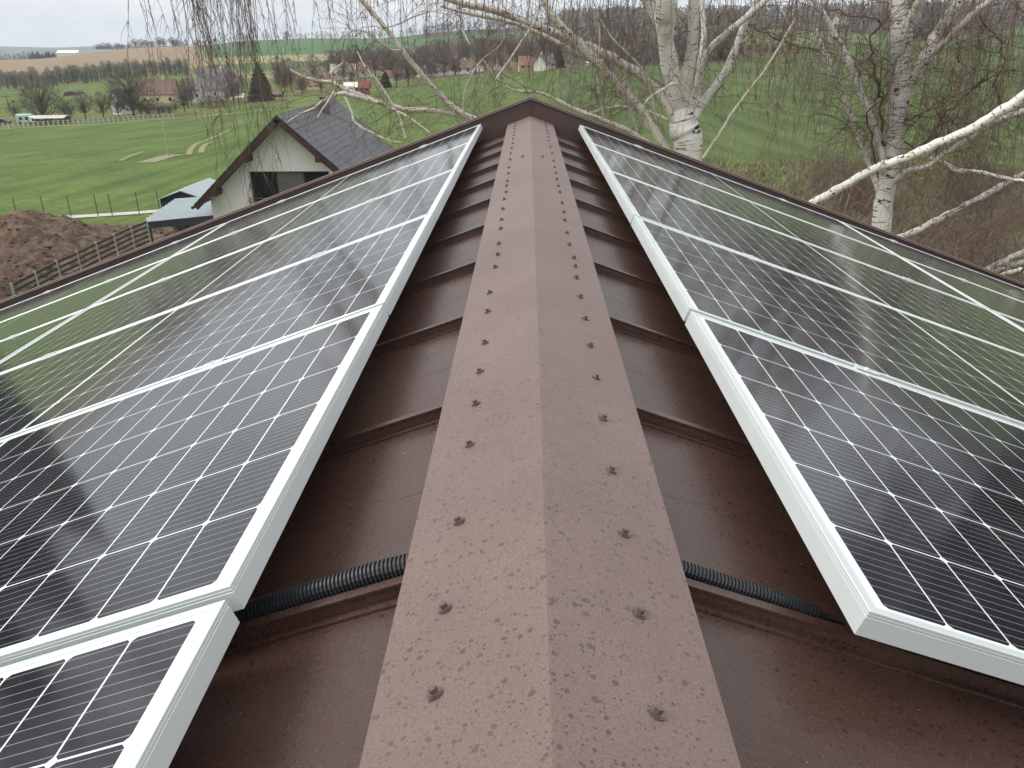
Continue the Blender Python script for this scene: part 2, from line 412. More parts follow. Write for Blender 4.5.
for sgn in (-1, 1):
    mb = MB(); ca, sa = cos(PITCH), sin(PITCH)
    # local frame: s downslope, y along ridge, n normal
    m = Matrix(((sgn*ca, 0, sgn*sa, 0), (0, 1, 0, 0), (-sa, 0, ca, -CAPO), (0, 0, 0, 1)))
    ys = [Y0] + [q for y in SEAMS for q in (y-.018, y+.018)] + [Y1]
    L = EAVE/ca; s0 = .012
    mb.box((s0, Y0, -.03), (L, Y1, 0), m)
    for y in SEAMS:      # snap-lock seam: foot ledge towards the ridge end, upright leg, folded head
        prof = [(0, y-.0210, .0006), (0, y-.0205, .0042), (0, y-.0165, .0046), (0, y-.0155, .0016), (0, y-.0075, .0018), (0, y-.0060, .0190), (0, y-.0085, .0198), (0, y-.0085, .0232),
                (0, y+.0060, .0236), (0, y+.0078, .0210), (0, y+.0072, .0024), (0, y+.0170, .0006)]
        if sgn < 0: prof = prof[::-1]
        mb.prism(prof, (s0+.02, 0, 0), (L, 0, 0), m)
        for q in (.25,):       # faint stiffening creases in the pan
            mb.prism([(0, y+q-.006, .0003), (0, y+q, .0007), (0, y+q+.006, .0003)][::(1 if sgn > 0 else -1)], (s0+.02,0,0), (L,0,0), m)
    o = hp(mb, 'roof_sheet', M_sheet)
    # gutter at the eave
    g = MB(); gx = EAVE+.06; gzz = -EAVE*TP-.10
    pr = [(sgn*(gx+.07*cos(a)), 0, gzz+.07*sin(a)) for a in np.linspace(pi, 2*pi, 9)] + [(sgn*(gx+.062*cos(a)), 0, gzz+.062*sin(a)) for a in np.linspace(2*pi, pi, 9)]
    g.prism(pr, (0,Y0,0), (0,Y1,0)); hp(g, 'gutter', M_verge_shade, True)
# ridge cap
CW = .168
mb = MB(); th = .0012
top = [(-CW-.001, -CW*TP-.012), (-CW, -CW*TP), (-.004, -.0012), (0, 0), (.004, -.0012), (CW, -CW*TP), (CW+.001, -CW*TP-.012)]
bot = [(CW-.002, -CW*TP-.012), (CW-.002, -CW*TP-.002), (0, -.003), (-CW+.002, -CW*TP-.002), (-CW+.002, -CW*TP-.012)]
segs = [(-3.6, -1.35), (-1.349, .0), (.0, 6.045)]
for a, b_ in [(-3.6, 6.045)]:
    mb.prism([(x, 0, z) for x, z in (top+bot)[::-1]], (0,a,0), (0,b_,0))
# closure strip under each edge, set back
for sg in (-1, 1):
    x = sg*(CW-.03); zt = -(CW-.03)*TP-.004; zb = -(CW-.03)*TP-CAPO-.004
    mb.box((min(x, x+sg*.002), -3.6, zb), (max(x, x+sg*.002), 6.04, zt))
cap = hp(mb, 'ridge_cap', M_cap)
# screws with washers
def screw_mesh():
    s = MB()
    def disc(r0, z0, r1, z1, k):
        s.prism([(r0*cos(2*pi*i/k), r0*sin(2*pi*i/k), 0) for i in range(k)], (0,0,z0), (0,0,z1))
    disc(.0082, .0002, .0082, .0022, 16); 
    disc(.0068, .0022, .0068, .0034, 16); disc(.0042, .0034, .0042, .0085, 6)
    return s
SL = [(435,693),(445,608),(459,521),(470,444),(476,403),(480,371),(485,342),(488,311),(490,292),(497,266),(499,253.6),(500.4,242.7),(502,227.7),(503,218.6),(504.2,208),(506.4,197.9),(507,191.3),(508.3,184.7),(509.4,179.8),(511,171.6),(511.5,166),(512.5,158),(513,152),(514,147),(514.5,142),(515,137.5)]
SR = [(657,713),(639,613),(624,533),(611,470),(603,418),(596,377),(590,345),(585,318),(580,296),(576,277),(573,265),(570,256),(569.5,244),(566,232),(563,219),(562,211),(561,202),(559,191.5),(557.5,185),(556,178.5),(554.5,172),(553.5,166),(552.5,160),(551,152.5),(550,146),(549,140)]
def cap_hit(x, y, sg):
    d = ray(x, y); k = (-CAM.z - sg*CAM.x*TP)/(d.z + sg*d.x*TP); return CAM + d*k
first = None
def put_screw(x, y, sg, yaw=0, tilt=0):
    global first
    z = -abs(x)*TP
    if first is None:
        first = hp(screw_mesh(), 'screw', M_screw, parent=cap); o = first
    else:
        o = first.copy(); C.objects.link(o); o.parent = cap
    o.matrix_local = Matrix.Translation((x, y, z)) @ Matrix.Rotation(sg*PITCH+tilt, 4, 'Y') @ Matrix.Rotation(yaw, 4, 'Z')
rs = random.Random(3)
for lst, sg in ((SL, -1), (SR, 1)):
    lasty = 0
    for x, y in lst:
        p = cap_hit(x, y+1.0, sg)
        if p.y > 5.95: break
        put_screw(sg*rs.uniform(.103,.109) if p.y > 2 else p.x, p.y, sg, rs.uniform(0, 6), rs.uniform(-.06,.06)); lasty = p.y
    yy = lasty + .18
    while yy < 5.95: put_screw(sg*.106, yy, sg, rs.uniform(0,6)); yy += .18
    yy = .38
    while yy > -3.4: put_screw(sg*.106, yy, sg, rs.uniform(0,6)); yy -= .3
for x, y, sg in ((523,157,-1),(542.3,157,1)):
    p = cap_hit(x, y, sg); put_screw(p.x, p.y, sg)
# verge flashing: a raised sheet-metal kerb along both slopes of the far gable
HV = .129
mb = MB()
for sg in (-1, 1):
    def vp(x, y, z): return (sg*x, y, z)
    X = EAVE+.02
    pr = [(6.030, -.075), (6.052, -.070), (6.058, HV-.012), (6.050, HV-.010), (6.050, HV), (6.112, HV-.004), (6.116, HV-.21), (6.108, HV-.21), (6.104, -.09), (6.03, -.09)]
    A = [(0, y, z) for y, z in pr]; B = [(sg*X, y, z-X*TP) for y, z in pr]
    n = len(pr); base = len(mb.v); mb.v += A+B
    for i in range(n):
        j = (i+1) % n; q = (base+i, base+j, base+n+j, base+n+i); mb.f.append(q if sg > 0 else q[::-1]); mb.mi.append(0); mb.uv += [(0,0)]*4
    for kk in (base, base+n):
        mb.f.append(tuple(kk+i for i in range(n))); mb.mi.append(0); mb.uv += [(0,0)]*n
mb.box((-.004, 6.046, -.06), (.004, 6.0505, HV-.014))
hp(mb, 'verge_flashing', M_verge_shade)
for sg in (-1, 1):      # folded coping on top, in dirty cap paint whose paleness paints its lit edge
    mb = MB(); X = EAVE+.02
    pr = [(6.046, HV-.014), (6.0445, HV-.0125), (6.066, HV+.0045), (6.116, HV-.0015), (6.1195, HV-.02), (6.1175, HV-.02), (6.114, HV-.0035), (6.067, HV+.003)]
    mb.prism([(0, y, z) for y, z in (pr[::-1] if sg > 0 else pr)], (0,0,0), (0,0,0)); mb.v = [tuple(v) for v in mb.v]
    n = len(pr)
    mb.v = mb.v[:n] + [(sg*X, v[1], v[2]-X*TP) for v in mb.v[:n]]
    hp(mb, 'coping', M_cap)

# ------------------------------------------------------------------ solar panels
PL, PWD, PWID, PH = 2.094, 1.058, 1.038, .035
def frame_mesh():
    prof = [(0,-PH),(0,-.0095),(.0009,-.0090),(.0009,-.0078),(0,-.0073),(0,-.0052),(.0007,-.0048),(.0007,-.0040),(0,-.0036),(0,-.0008),(.0008,0),(.0103,0),(.011,-.0007),(.011,-.0026),(.0125,-.0030),(.0125,-.006),(.002,-.006),(.002,-PH+.002),(.028,-PH+.002),(.028,-PH)]
    s = MB(); n = len(prof)
    for d, z in prof:
        s.v += [(d, d, z), (PL-d, d, z), (PL-d, PWID-d, z), (d, PWID-d, z)]
    for i in range(n):
        j = (i+1) % n
        for k in range(4):
            k2 = (k+1) % 4; s.f.append((i*4+k, i*4+k2, j*4+k2, j*4+k)); s.mi.append(0); s.uv += [(0,0)]*4
    return s
def glass_mesh():
    s = MB(); s.box((.0105, .0105, -.0058), (PL-.0105, PWID-.0105, -.0022)); return s
def back_mesh():
    s = MB(); s.box((.95, .45, -.026), (1.06, .60, -.0065)); return s
def make_panel():
    root = empty('solar_panel')
    frame_mesh().build('frame', M_alu, root); glass_mesh().build('cell_sheet', M_cells, root); back_mesh().build('junction_box', M_rubber, root)
    return root
QL, XL, ZL, JL = .3477, -.3616, -.048, .7116
QR, XR, ZR, JR = .3400, .3597, -.0542, .6864
proto = None
def panel(side, s, j, dz=0.0, dr=0.0):
    global proto
    if proto is None: proto = make_panel(); o = proto
    else: o = copy_tree(proto)
    if side < 0:
        c_, s_ = cos(QL), sin(QL)
        m = Matrix(((-c_, 0, -s_, XL-s*c_), (0, -1, 0, JL+j*PWD+PWID+.01), (-s_, 0, c_, ZL-s*s_), (0,0,0,1)))
    else:
        c_, s_ = cos(QR), sin(QR)
        m = Matrix(((c_, 0, s_, XR+s*c_), (0, 1, 0, JR+j*PWD+.01), (-s_, 0, c_, ZR-s*s_), (0,0,0,1)))
    m = m @ Matrix.Translation((0, 0, dz)) @ Matrix.Rotation(dr, 4, 'Y')
    o.rotation_mode = 'XYZ'; o.location = m.translation; o.rotation_euler = m.to_euler()
    return o
ordn = ['nearest', 'second from the viewer', 'third from the viewer', 'fourth from the viewer', 'fifth from the viewer', 'farthest, against the gable flashing']
rp = random.Random(11)
for j in range(-1, 5):
    tag(panel(-1, 0, j, -.0025*(j == -1) + rp.uniform(-.001,.001), rp.uniform(-.0012,.0012)),
        ['nearest dark solar panel, cut by the bottom left picture corner',
         'second solar panel of the left upper row, its corner over the ribbed conduit',
         'third solar panel from the viewer in the left upper row, bright with reflected cloud',
         'fourth solar panel from the viewer in the left upper row',
         'last but one solar panel before the gable in the left upper row',
         'farthest solar panel of the left upper row, against the gable flashing'][j+1], 'solar panel', 'solar panels on the roof')
for j in range(0, 5):
    tag(panel(1, 0, j, rp.uniform(-.001,.001), rp.uniform(-.0012,.0012)),
        ['nearest solar panel of the right upper row, frame corner above the cable end',
         'second solar panel from the viewer in the right upper row',
         'third solar panel from the viewer in the right upper row',
         'fourth solar panel from the viewer in the right upper row',
         'farthest solar panel of the right upper row, against the gable flashing'][j], 'solar panel', 'solar panels on the roof')
for j in range(1, 5):
    tag(panel(-1, PL+.02, j), {1:'nearest solar panel of the left lower row', 2:'solar panel of the left lower row cut by the left picture edge, third from gable',
        3:'solar panel of the left lower row next to the gable end one', 4:'solar panel at the gable end of the left lower row, mirroring the green field'}[j], 'solar panel', 'solar panels on the roof')
    tag(panel(1, PL+.02, j), {1:'nearest solar panel of the right lower row', 2:'solar panel of the right lower row cut by the right picture edge, third from gable',
        3:'solar panel of the right lower row next to the gable end one', 4:'solar panel at the gable end of the right lower row, in front of the birches'}[j], 'solar panel', 'solar panels on the roof')
# rails and clamps
def on_slope(side, s, y, n):
    q, x0, z0 = (QL, XL, ZL) if side < 0 else (QR, XR, ZR)
    return Vector((x0+side*(s*cos(q)+n*sin(q)), y, z0-s*sin(q)+n*cos(q)))
def slope_m(side):
    q, x0, z0 = (QL, XL, ZL) if side < 0 else (QR, XR, ZR)
    return Matrix(((side*cos(q), 0, side*sin(q), x0), (0, 1, 0, 0), (-sin(q), 0, cos(q), z0), (0,0,0,1)))
for side, J in ((-1, JL), (1, JR)):
    for row in (0, 1):
        for nm, q in (('upper', .46), ('lower', 1.64)):
            s = q + row*(PL+.02); r = MB()
            ya = J-(PWD if (side < 0 and row == 0) else 0)+(1.1 if row else 0)
            r.prism([(s-.018,0,-.0362),(s-.018,0,-.068),(s+.018,0,-.068),(s+.018,0,-.0362),(s+.006,0,-.0362),(s+.006,0,-.05),(s-.006,0,-.05),(s-.006,0,-.0362)], (0,ya+.02,0), (0,J+5*PWD,0), slope_m(side))
            o = r.build('mounting_rail', M_rail)
            tag(o, '%s aluminium rail under the %s %s row of panels' % (nm, 'left' if side < 0 else 'right', 'lower' if row else 'upper'), 'rail', 'rails under the solar panels')
c0 = MB(); c0.box((-.03, -.0085, -.035), (.03, .0085, .0012)); c0.box((-.03, -.0145, .0012), (.03, .0145, .0030)); 
c0.prism([(.0065*cos(2*pi*i/6), .0065*sin(2*pi*i/6), 0) for i in range(6)], (0,0,.0030), (0,0,.0065))
cl0 = c0.build('mid_clamp', M_alu); firstc = True
for side, J in ((-1, JL), (1, JR)):
    for row in (0, 1):
        for q in (.46, 1.64):
            for j in range(0, 6):
                if row and j < 2: continue
                if side > 0 and j == 0: continue
                o = cl0 if firstc else cl0.copy()
                if not firstc: C.objects.link(o)
                firstc = False
                m = slope_m(side) @ Matrix.Translation((q+row*(PL+.02), J+j*PWD-(.001 if j < 5 else .0), 0))
                o.location = m.translation; o.rotation_euler = m.to_euler() if side > 0 else (m @ Matrix.Scale(-1, 4, (1,0,0))).to_euler()
                tag(o, 'small silver clamp holding two panel frames together at a joint' , 'clamp', 'panel clamps')

# conduits beside the nearest seams
def conduit(pts, r=.0125, pitch=.0052):
    s = MB(); L = 0; P = []; Rr = []
    pts = [Vector(p) for p in pts]; tot = sum((pts[i+1]-pts[i]).length for i in range(len(pts)-1))
    n = int(tot/pitch)
    def ev(d):
        for i in range(len(pts)-1):
            l = (pts[i+1]-pts[i]).length
            if d <= l or i == len(pts)-2: return pts[i].lerp(pts[i+1], min(1, d/l))
            d -= l
    for i in range(n):
        for f, rr in ((0, r*.80), (.22, r*.80), (.34, r), (.78, r), (.9, r*.80)):
            P.append(ev((i+f)*pitch)); Rr.append(rr)
    s.tube(P, Rr, 14, cap=True); return s
def on_roof(sg, x, y, n): return Vector((sg*(x+n*sin(PITCH)), y, -x*TP-CAPO+n*cos(PITCH)))
yl = .783+.022
o = conduit([on_roof(-1, .150, yl, .0235), on_roof(-1, .2, yl, .0265), on_roof(-1, .3, yl+.001, .025), on_roof(-1, .42, yl+.003, .020), on_roof(-1, .56, yl+.03, .020)], .0155, .0056).build('cable_conduit', M_cond)
tag(o, 'ribbed black conduit running from the ridge cap to the left panels', 'conduit')
cr = empty('cable_conduit', on_roof(1, .2, yl, 0), label='ribbed black conduit and cable running from the ridge cap to the right panel corner', cat='conduit')
mb = conduit([on_roof(1, .150, yl+.002, .022), on_roof(1, .2, yl, .022), on_roof(1, .29, yl, .021), on_roof(1, .345, yl, .020)], .0115, .005)
o = mb.build('conduit_tube', M_cond); o.parent = cr; o.location = -cr.location
mb = MB(); P = [on_roof(1, x, yl+dy, n) for x, dy, n in ((.34,0,.020),(.36,.001,.019),(.375,.003,.018),(.39,.003,.018))]
mb.tube(P, .0045, 10); P = [on_roof(1, x, yl+.003, .018) for x in (.385,.39,.395,.41,.412,.44,.442,.47)]
mb.tube(P, [.006,.0085,.0085,.0085,.007,.007,.009,.009], 12, cap=True)
P = [on_roof(1, x, yl+dy, n) for x, dy, n in ((.47,.003,.018),(.6,-.01,.006),(.8,-.01,.005),(1.2,.02,.005))]; mb.tube(P, .0032, 8)
o = mb.build('cable', M_rubber); o.parent = cr; o.location = -cr.location

# ------------------------------------------------------------------ birches
def smooth_path(pts, sub=4):
    P = [Vector(p) for p in pts]; out = []
    for i in range(len(P)-1):
        p0 = P[max(i-1,0)]; p1 = P[i]; p2 = P[i+1]; p3 = P[min(i+2,len(P)-1)]
        for k in range(sub):
            t = k/sub; out.append(.5*((2*p1)+(p2-p0)*t+(2*p0-5*p1+4*p2-p3)*t*t+(3*p1-p0-3*p2+p3)*t**3))
    out.append(P[-1]); return out
rb = random.Random(21)
def path(pix, d0, d1=None, jit=1.0):
    """pix: (x, y, width px); returns world points and radii"""
    d1 = d0 if d1 is None else d1
    n = len(pix); P = []; R = []
    for i, (x, y, w_) in enumerate(pix):
        r = d0+(d1-d0)*i/max(1, n-1); P.append(at(x, y, r)); R.append(w_*.5*(P[-1]-CAM).length/FPX*1.0)
    Q = smooth_path(P, 4); RR_ = np.interp(np.linspace(0, n-1, len(Q)), range(n), R)
    Q = [q + Vector((rb.gauss(0,1), rb.gauss(0,1), rb.gauss(0,1)))*(.10*rr_+.002)*jit for q, rr_ in zip(Q, RR_)]
    return Q, [rr_*(1+.08*jit*rb.gauss(0, 1)) for rr_ in RR_]
def grow(mb, p, d, L, r, lvl, droop, rnd, n=5, kink=.22):
    P = [p.copy()]; d = d.normalized(); st = L/n
    for i in range(n):
        d = (d + Vector((rnd.gauss(0,kink), rnd.gauss(0,kink), rnd.gauss(0,kink)*.7)) + Vector((0,0,-droop))).normalized()
        P.append(P[-1]+d*st)
    mb.tube(P, [r*(1-.75*i/n) for i in range(n+1)], 3)
    if lvl > 0:
        for i in range(1, n):
            for _ in range(2 if lvl > 1 else 1):
                if rnd.random() < .85:
                    q = P[i].lerp(P[i+1], rnd.random())
                    nd = (P[i+1]-P[i]).normalized() + Vector((rnd.gauss(0,.8), rnd.gauss(0,.8), rnd.gauss(0,.6)))
                    grow(mb, q, nd, L*rnd.uniform(.35,.65), r*.55, lvl-1, droop*1.3, rnd, 4, kink)
def dress(mb, P, R, every, L, rnd, droop=.12, lvl=1, start=.15, r0=.004, up=.3):
    n = len(P); acc = 0
    for i in range(int(n*start), n-1):
        acc += (P[i+1]-P[i]).length
        while acc > every:
            acc -= every
            d = (P[i+1]-P[i]).normalized()*.6 + Vector((rnd.gauss(0,.7), rnd.gauss(0,.7), rnd.gauss(up,.6)))
            grow(mb, P[i], d, L*rnd.uniform(.5,1.3), min(R[i]*.6, r0*rnd.uniform(.7,1.6)), lvl, droop, rnd)
def strand(mb, p, L, rnd, r0=.0035, sub=7, lean=None):
    """a weeping twig with short side twigs"""
    n = 12; d = Vector((rnd.gauss(0,.10), rnd.gauss(0,.10), -.8)); 
    if lean: d += lean
    P = [p.copy()]
    for i in range(n):
        d = (d.normalized()*.9 + Vector((rnd.gauss(0,.07), rnd.gauss(0,.07), -.16))).normalized(); P.append(P[-1]+d*(L/n))
    mb.tube(P, [r0*(1-.7*i/n) for i in range(n+1)], 3)
    for _ in range(sub):
        i = rnd.randint(1, n-1); dd = Vector((rnd.gauss(0,.6), rnd.gauss(0,.6), -.7))
        q = P[i]; l = L*rnd.uniform(.05,.17)
        Q = [q]
        for k in range(4):
            dd = (dd.normalized() + Vector((rnd.gauss(0,.15), rnd.gauss(0,.15), -.3))).normalized(); Q.append(Q[-1]+dd*(l/4))
        mb.tube(Q, [r0*.6, r0*.55, r0*.45, r0*.35, r0*.25], 3)
def child(mb, name, mat, root, smooth=False):
    o = mb.build(name, mat, None, smooth); o.parent = root; o.location = -root.location; return o

# --- birch A: the many-stemmed birch right of the ridge
DA = 11.0
gA = at(690, 160, DA); gA.z = gxy(gA.x, gA.y)
A = empty('birch_tree', gA, label='white birch with many stems forking from one trunk just right of the roof apex', cat='birch tree', group='birches behind the roof')
twA = MB(); rA = random.Random(5)
tb = MB()
base = at(690, 135, DA)
P = [Vector((gA.x+.1, gA.y, gA.z-.3)), Vector((gA.x+.05, gA.y, gA.z+1.5)), Vector((base.x+.03, base.y, base.z-1.6)), at(688,150,DA), at(684,128,DA), at(681,108,DA)]
Q = smooth_path(P, 5); Rq = np.interp(np.linspace(0, 5, len(Q)), range(6), [.27,.23,.2,.185,.2,.15])
tb.tube(Q, [r*(1+.05*rA.gauss(0,1)) for r in Rq], 14)
stems = [
 [(683,125,18),(676,97,14),(668,70,14),(665,46,16),(666,22,22),(666,0,25),(662,-60,20),(668,-160,15),(660,-260,9),(665,-330,4)],
 [(680,110,12),(676,80,11),(670,50,12),(662,30,11),(654,14,10),(644,-4,10),(630,-40,9),(600,-100,8),(585,-170,5)],
 [(686,118,14),(686,88,14),(690,62,13),(693,36,12),(694,0,12),(698,-60,10),(712,-140,7),(716,-230,4)],
 [(676,115,9),(669,90,9),(667,60,9),(663,30,8),(659,10,7),(650,-30,6),(640,-90,4)],
 [(692,118,9),(697,92,9),(701,62,8),(704,30,6),(702,0,5),(706,-50,4),(712,-90,2)],
 [(690,125,13),(701,105,11),(722,78,9),(734,52,8),(743,28,7),(752,10,6),(768,-20,5),(790,-70,3)],
 [(698,92,5),(706,55,6),(722,37,7),(744,19,7),(768,-2,6),(800,-40,5),(840,-100,3)],
]
allA = []
child(tb, 'trunk', M_bark, A, True)
for st in stems:
    w_ = MB(); P, R = path(st, DA, DA-.3+rA.uniform(-.6,.6), .4); R = [r_*.82 for r_ in R]; w_.tube(P, R, 10); child(w_, 'stem', M_bark, A, True); allA.append((P, R))
limbs = [
 [(676,122,8),(657,90,9),(627,67,9),(598,51,8.5),(569,38,8),(537,26,8),(499,12,7),(446,-2,6),(390,-30,5),(330,-60,4),(270,-80,3),(215,-85,2)],
 [(672,160,9),(657,135,9),(642,111,9),(619,85,9),(595,60,9),(566,31,8),(548,9,7),(538,-10,7),(510,-50,6),(470,-80,5),(420,-100,4),(360,-120,3)],
 [(598,66,4),(578,53,5),(542,35,4.5),(510,22,4),(470,14,3),(440,6,2)],
 [(670,165,5),(652,146,5),(630,132,5),(604,120,4.5),(572,108,4),(551,97,4),(537,92,3.5),(519,91,3),(504,85,2.5),(490,70,2),(484,60,1.4)],
 [(668,120,3),(655,114,3),(642,110,4),(616,107,4),(592,113,4),(578,110,3)],
 [(690,235,8),(600,190,7),(500,135,7),(470,118,6),(456,109,6),(444,99,6),(423,76,5.5),(403,51,5),(383,25,5),(362,0,5),(340,-30,4),(300,-75,3),(250,-100,2.4)],
 [(690,235,7),(600,185,6),(500,128,6),(460,115,6),(428,110,6),(403,109,5.5),(378,102,5),(362,96,5),(342,88,5),(332,82,4),(319,81,3),(302,76,2.5),(289,69,1.6)],
 [(378,103,4),(350,95,4.5),(337,94,4),(322,102,3.2),(313,109,2.6),(300,114,2),(288,122,1.3)],
 [(345,97,2.6),(352,112,2.6),(355,122,2.6),(368,131,2.6),(388,140,2.4),(403,143,2)],
 [(388,107,3.2),(408,117,2.8),(430,133,2.4)],
 [(357,51,1.4),(365,66,1.8),(378,81,2.0),(388,97,2.4),(398,114,2.4),(406,138,2.8)],
 [(334,92,3),(330,98,2.2),(322,110,1.8),(317,118,1.2)],
 [(332,82,2.4),(334,70,2),(343,62,1.4),(341,50,1)],
 [(703,158,3.5),(718,136,3.2),(732,114,3.4),(748,92,3.2),(763,73,3),(780,46,2.4),(795,19,2)],
 [(792,30,1.6),(784,14,1.8),(776,2,1.5),(770,-12,1)],
 [(700,100,2),(690,104,2.4),(676,84,3),(662,90,2.6),(648,99,2.6),(642,108,1.8)],
 [(604,119,2),(600,100,2),(597,70,2.4),(600,40,2),(597,12,1.4)],
 [(637,131,1.8),(630,108,2.0),(618,88,1.8),(600,62,1.6),(590,40,1.4)],
 [(656,120,1.6),(648,80,2),(636,62,2),(624,50,2),(612,38,2.2),(603,24,2),(595,12,1.4)],
 [(512,22,1.4),(500,45,1.6),(482,60,2),(470,78,1.8),(464,95,1.6),(463,118,1.5)],
 [(541,-4,1.6),(535,20,2),(521,42,2),(508,62,1.8),(495,80,1.2)],
 [(383,28,2),(398,24,2),(420,14,1.8),(440,12,1.5),(458,24,1.2),(470,45,1)],
 [(402,50,2),(392,50,2),(380,42,2),(366,32,1.4),(350,30,1)],
 [(690,215,9),(745,225,9),(790,215,8.5),(820,199,8.5),(842,187,8.5),(877,168,8.5),(906,158,8.5),(937,144,8.5),(969,130,9),(997,114,9),(1024,96,9),(1060,70,8),(1120,40,6),(1190,0,4)],
]
for i, st in enumerate(limbs):
    w_ = MB(); back = DA + rA.uniform(-.5,.5) if i < 20 else DA-.6
    P, R = path(st, DA-.1, back-.3, .6); R = [r_*.88 for r_ in R]; w_.tube(P, R, 8); child(w_, 'branch', M_limb if i != len(limbs)-1 else M_bark, A, True); allA.append((P, R))
for i, (P, R) in enumerate(allA):
    dress(twA, P, R, .11 if i < 14 else .16, .75, rA, droop=.13, lvl=2 if i % 2 else 1, r0=.0036)
# hanging strands from the overhead limbs at the left and over the ridge
for (x, yt, yb, n, wd) in [(134,-60,72,9,2.2),(166,-70,45,6,4),(176,-70,92,16,3.5),(186,-60,128,16,3.5),(196,-60,85,7,4),(207,-60,70,7,3.5),(214,-60,105,9,3),(226,-70,80,6,4),(236,-60,152,20,3.2),(244,-50,138,10,3.5),(256,-50,70,6,6),(272,-60,60,5,8),(290,-60,50,5,12),(320,-60,45,6,16),(355,-60,50,7,18),(395,-60,55,8,20),(435,-50,62,10,18),(470,-40,85,14,18),(505,-40,72,14,22),(545,-40,85,14,24),(590,-40,100,15,24),(625,-40,115,16,22),(650,-40,110,8,22),(730,-60,95,10,22),(760,-60,80,14,26),(800,-60,110,18,28),(840,-50,150,18,28)]:
    dpt = DA - rA.uniform(.2, 1.4)
    for _ in range(int(n*(.75 if x < 300 else 1.2))):
        p = at(x+rA.gauss(0, wd), yt+rA.uniform(-25,25), dpt+rA.uniform(-.8,.8))
        Ls = (yb-yt)*rA.uniform(.55,1.05)*dpt/FPX*1.08
        strand(twA, p, Ls, rA, r0=.0042, sub=13, lean=Vector((.06*(x<260)+rA.gauss(0,.03),0,0)))
# the thin overhead boughs the strands grow from
for st in ([(644,-60,7),(560,-110,6),(440,-120,5),(330,-105,4),(250,-80,3.4),(190,-62,2.6),(130,-50,1.8)], [(700,-80,6),(760,-90,5),(820,-80,4),(880,-60,2)], [(640,-90,5),(600,-70,5),(520,-55,4),(440,-52,3),(380,-48,2)]):
    w_ = MB(); P, R = path(st, DA, DA-.9); w_.tube(P, R, 8); child(w_, 'branch', M_limb, A, True); dress(twA, P, R, .35, .6, rA, droop=.2, lvl=1, r0=.0034)
o = child(twA, 'twigs', M_twig, A)

# --- birch B: the birch towards the right edge
DB = 12.0
gB = at(884, 225, DB); gB.z = gxy(gB.x, gB.y)
B = empty('birch_tree', gB, label='white birch with one thick upright trunk near the right picture edge', cat='birch tree', group='birches behind the roof')
twB = MB(); rB = random.Random(9); allB = []
tb = MB(); st = [(882,232,19),(883,205,18),(887,185,17),(892,158,17),(896,127,18),(900,95,19),(902,63,18),(902,32,20),(901,0,20),(898,-60,17),(905,-140,14),(898,-230,9),(902,-320,4)]
P, R = path(st, DB, DB-.2, .3); R = [r_*.88 for r_ in R]; P = [Vector((gB.x, gB.y, gB.z-.3)), Vector((gB.x+.06, gB.y, gB.z+1.6)), Vector((gB.x+.02, gB.y, gB.z+3.0))]+P; R = [.26,.20,.16]+R
tb.tube(P, R, 14); child(tb, 'trunk', M_bark, B, True); allB.append((P[3:], R[3:]))
stB = [
 [(904,95,10),(916,74,10),(925,58,10),(937,34,9),(949,15,8),(960,-2,8),(975,-40,7),(990,-110,5),(995,-180,3)],
 [(894,101,4),(902,83,4),(922,64,5),(939,47,5),(955,31,5.5),(974,13,5.5),(994,-2,5),(1030,-30,4),(1080,-80,3)],
 [(884,190,6),(884,170,6),(880,148,6),(874,127,6),(861,92,6),(846,57,6),(834,35,6),(824,16,5.5),(814,0,5),(806,-30,4),(800,-80,2)],
 [(878,190,5),(868,160,5),(855,127,4.5),(846,101,4.5),(833,70,4),(822,45,4),(815,30,3)],
 [(905,35,10),(916,10,9),(922,-6,8),(935,-50,7),(945,-120,4)],
 [(880,215,4),(888,190,4),(905,172,4.5),(928,166,5),(946,152,5),(969,139,5),(990,124,5),(1016,114,5),(1040,108,4)],
 [(884,240,5),(912,233,5.5),(940,218,5.5),(966,205,5.5),(992,192,5.5),(1024,174,5),(1060,160,4)],
 [(930,158,2.5),(943,162,3.2),(958,170,3.6),(979,172,3.4),(1007,178,3),(1030,182,2)],
 [(950,290,4),(989,269,5),(1024,252,5),(1060,235,4)],[(955,292,4),(992,272,4.5),(1024,262,4.5),(1060,250,3)],[(960,298,4),(1000,276,4),(1024,270,4)],
 [(884,150,4),(882,120,4),(879,95,4),(875,70,3.6),(872,45,3.2),(877,20,2.4)],
 [(876,170,3),(874,150,3),(868,120,3),(876,90,2),(870,60,2)],
 [(886,130,2),(905,120,2.4),(925,112,2.8),(945,103,2.8),(957,92,2.4),(968,70,2)],
 [(940,150,2.4),(935,135,2.8),(940,120,3),(955,106,3),(966,95,3),(980,84,2.2),(990,70,1.4)],
 [(900,140,2),(915,148,2),(930,140,2.4),(950,120,2.4),(960,118,1.6)],
 [(957,60,2.4),(960,45,2.4),(956,95,1.8)],
 [(718,14,2.2),(740,22,2.4),(765,34,2.6),(795,46,2.6),(820,50,2)],
 [(830,10,2),(850,14,2),(870,18,2.4),(890,30,2),(905,40,1.4)],
 [(980,10,2),(998,40,2.2),(1003,60,2),(994,85,2),(1000,120,1.6)],
]
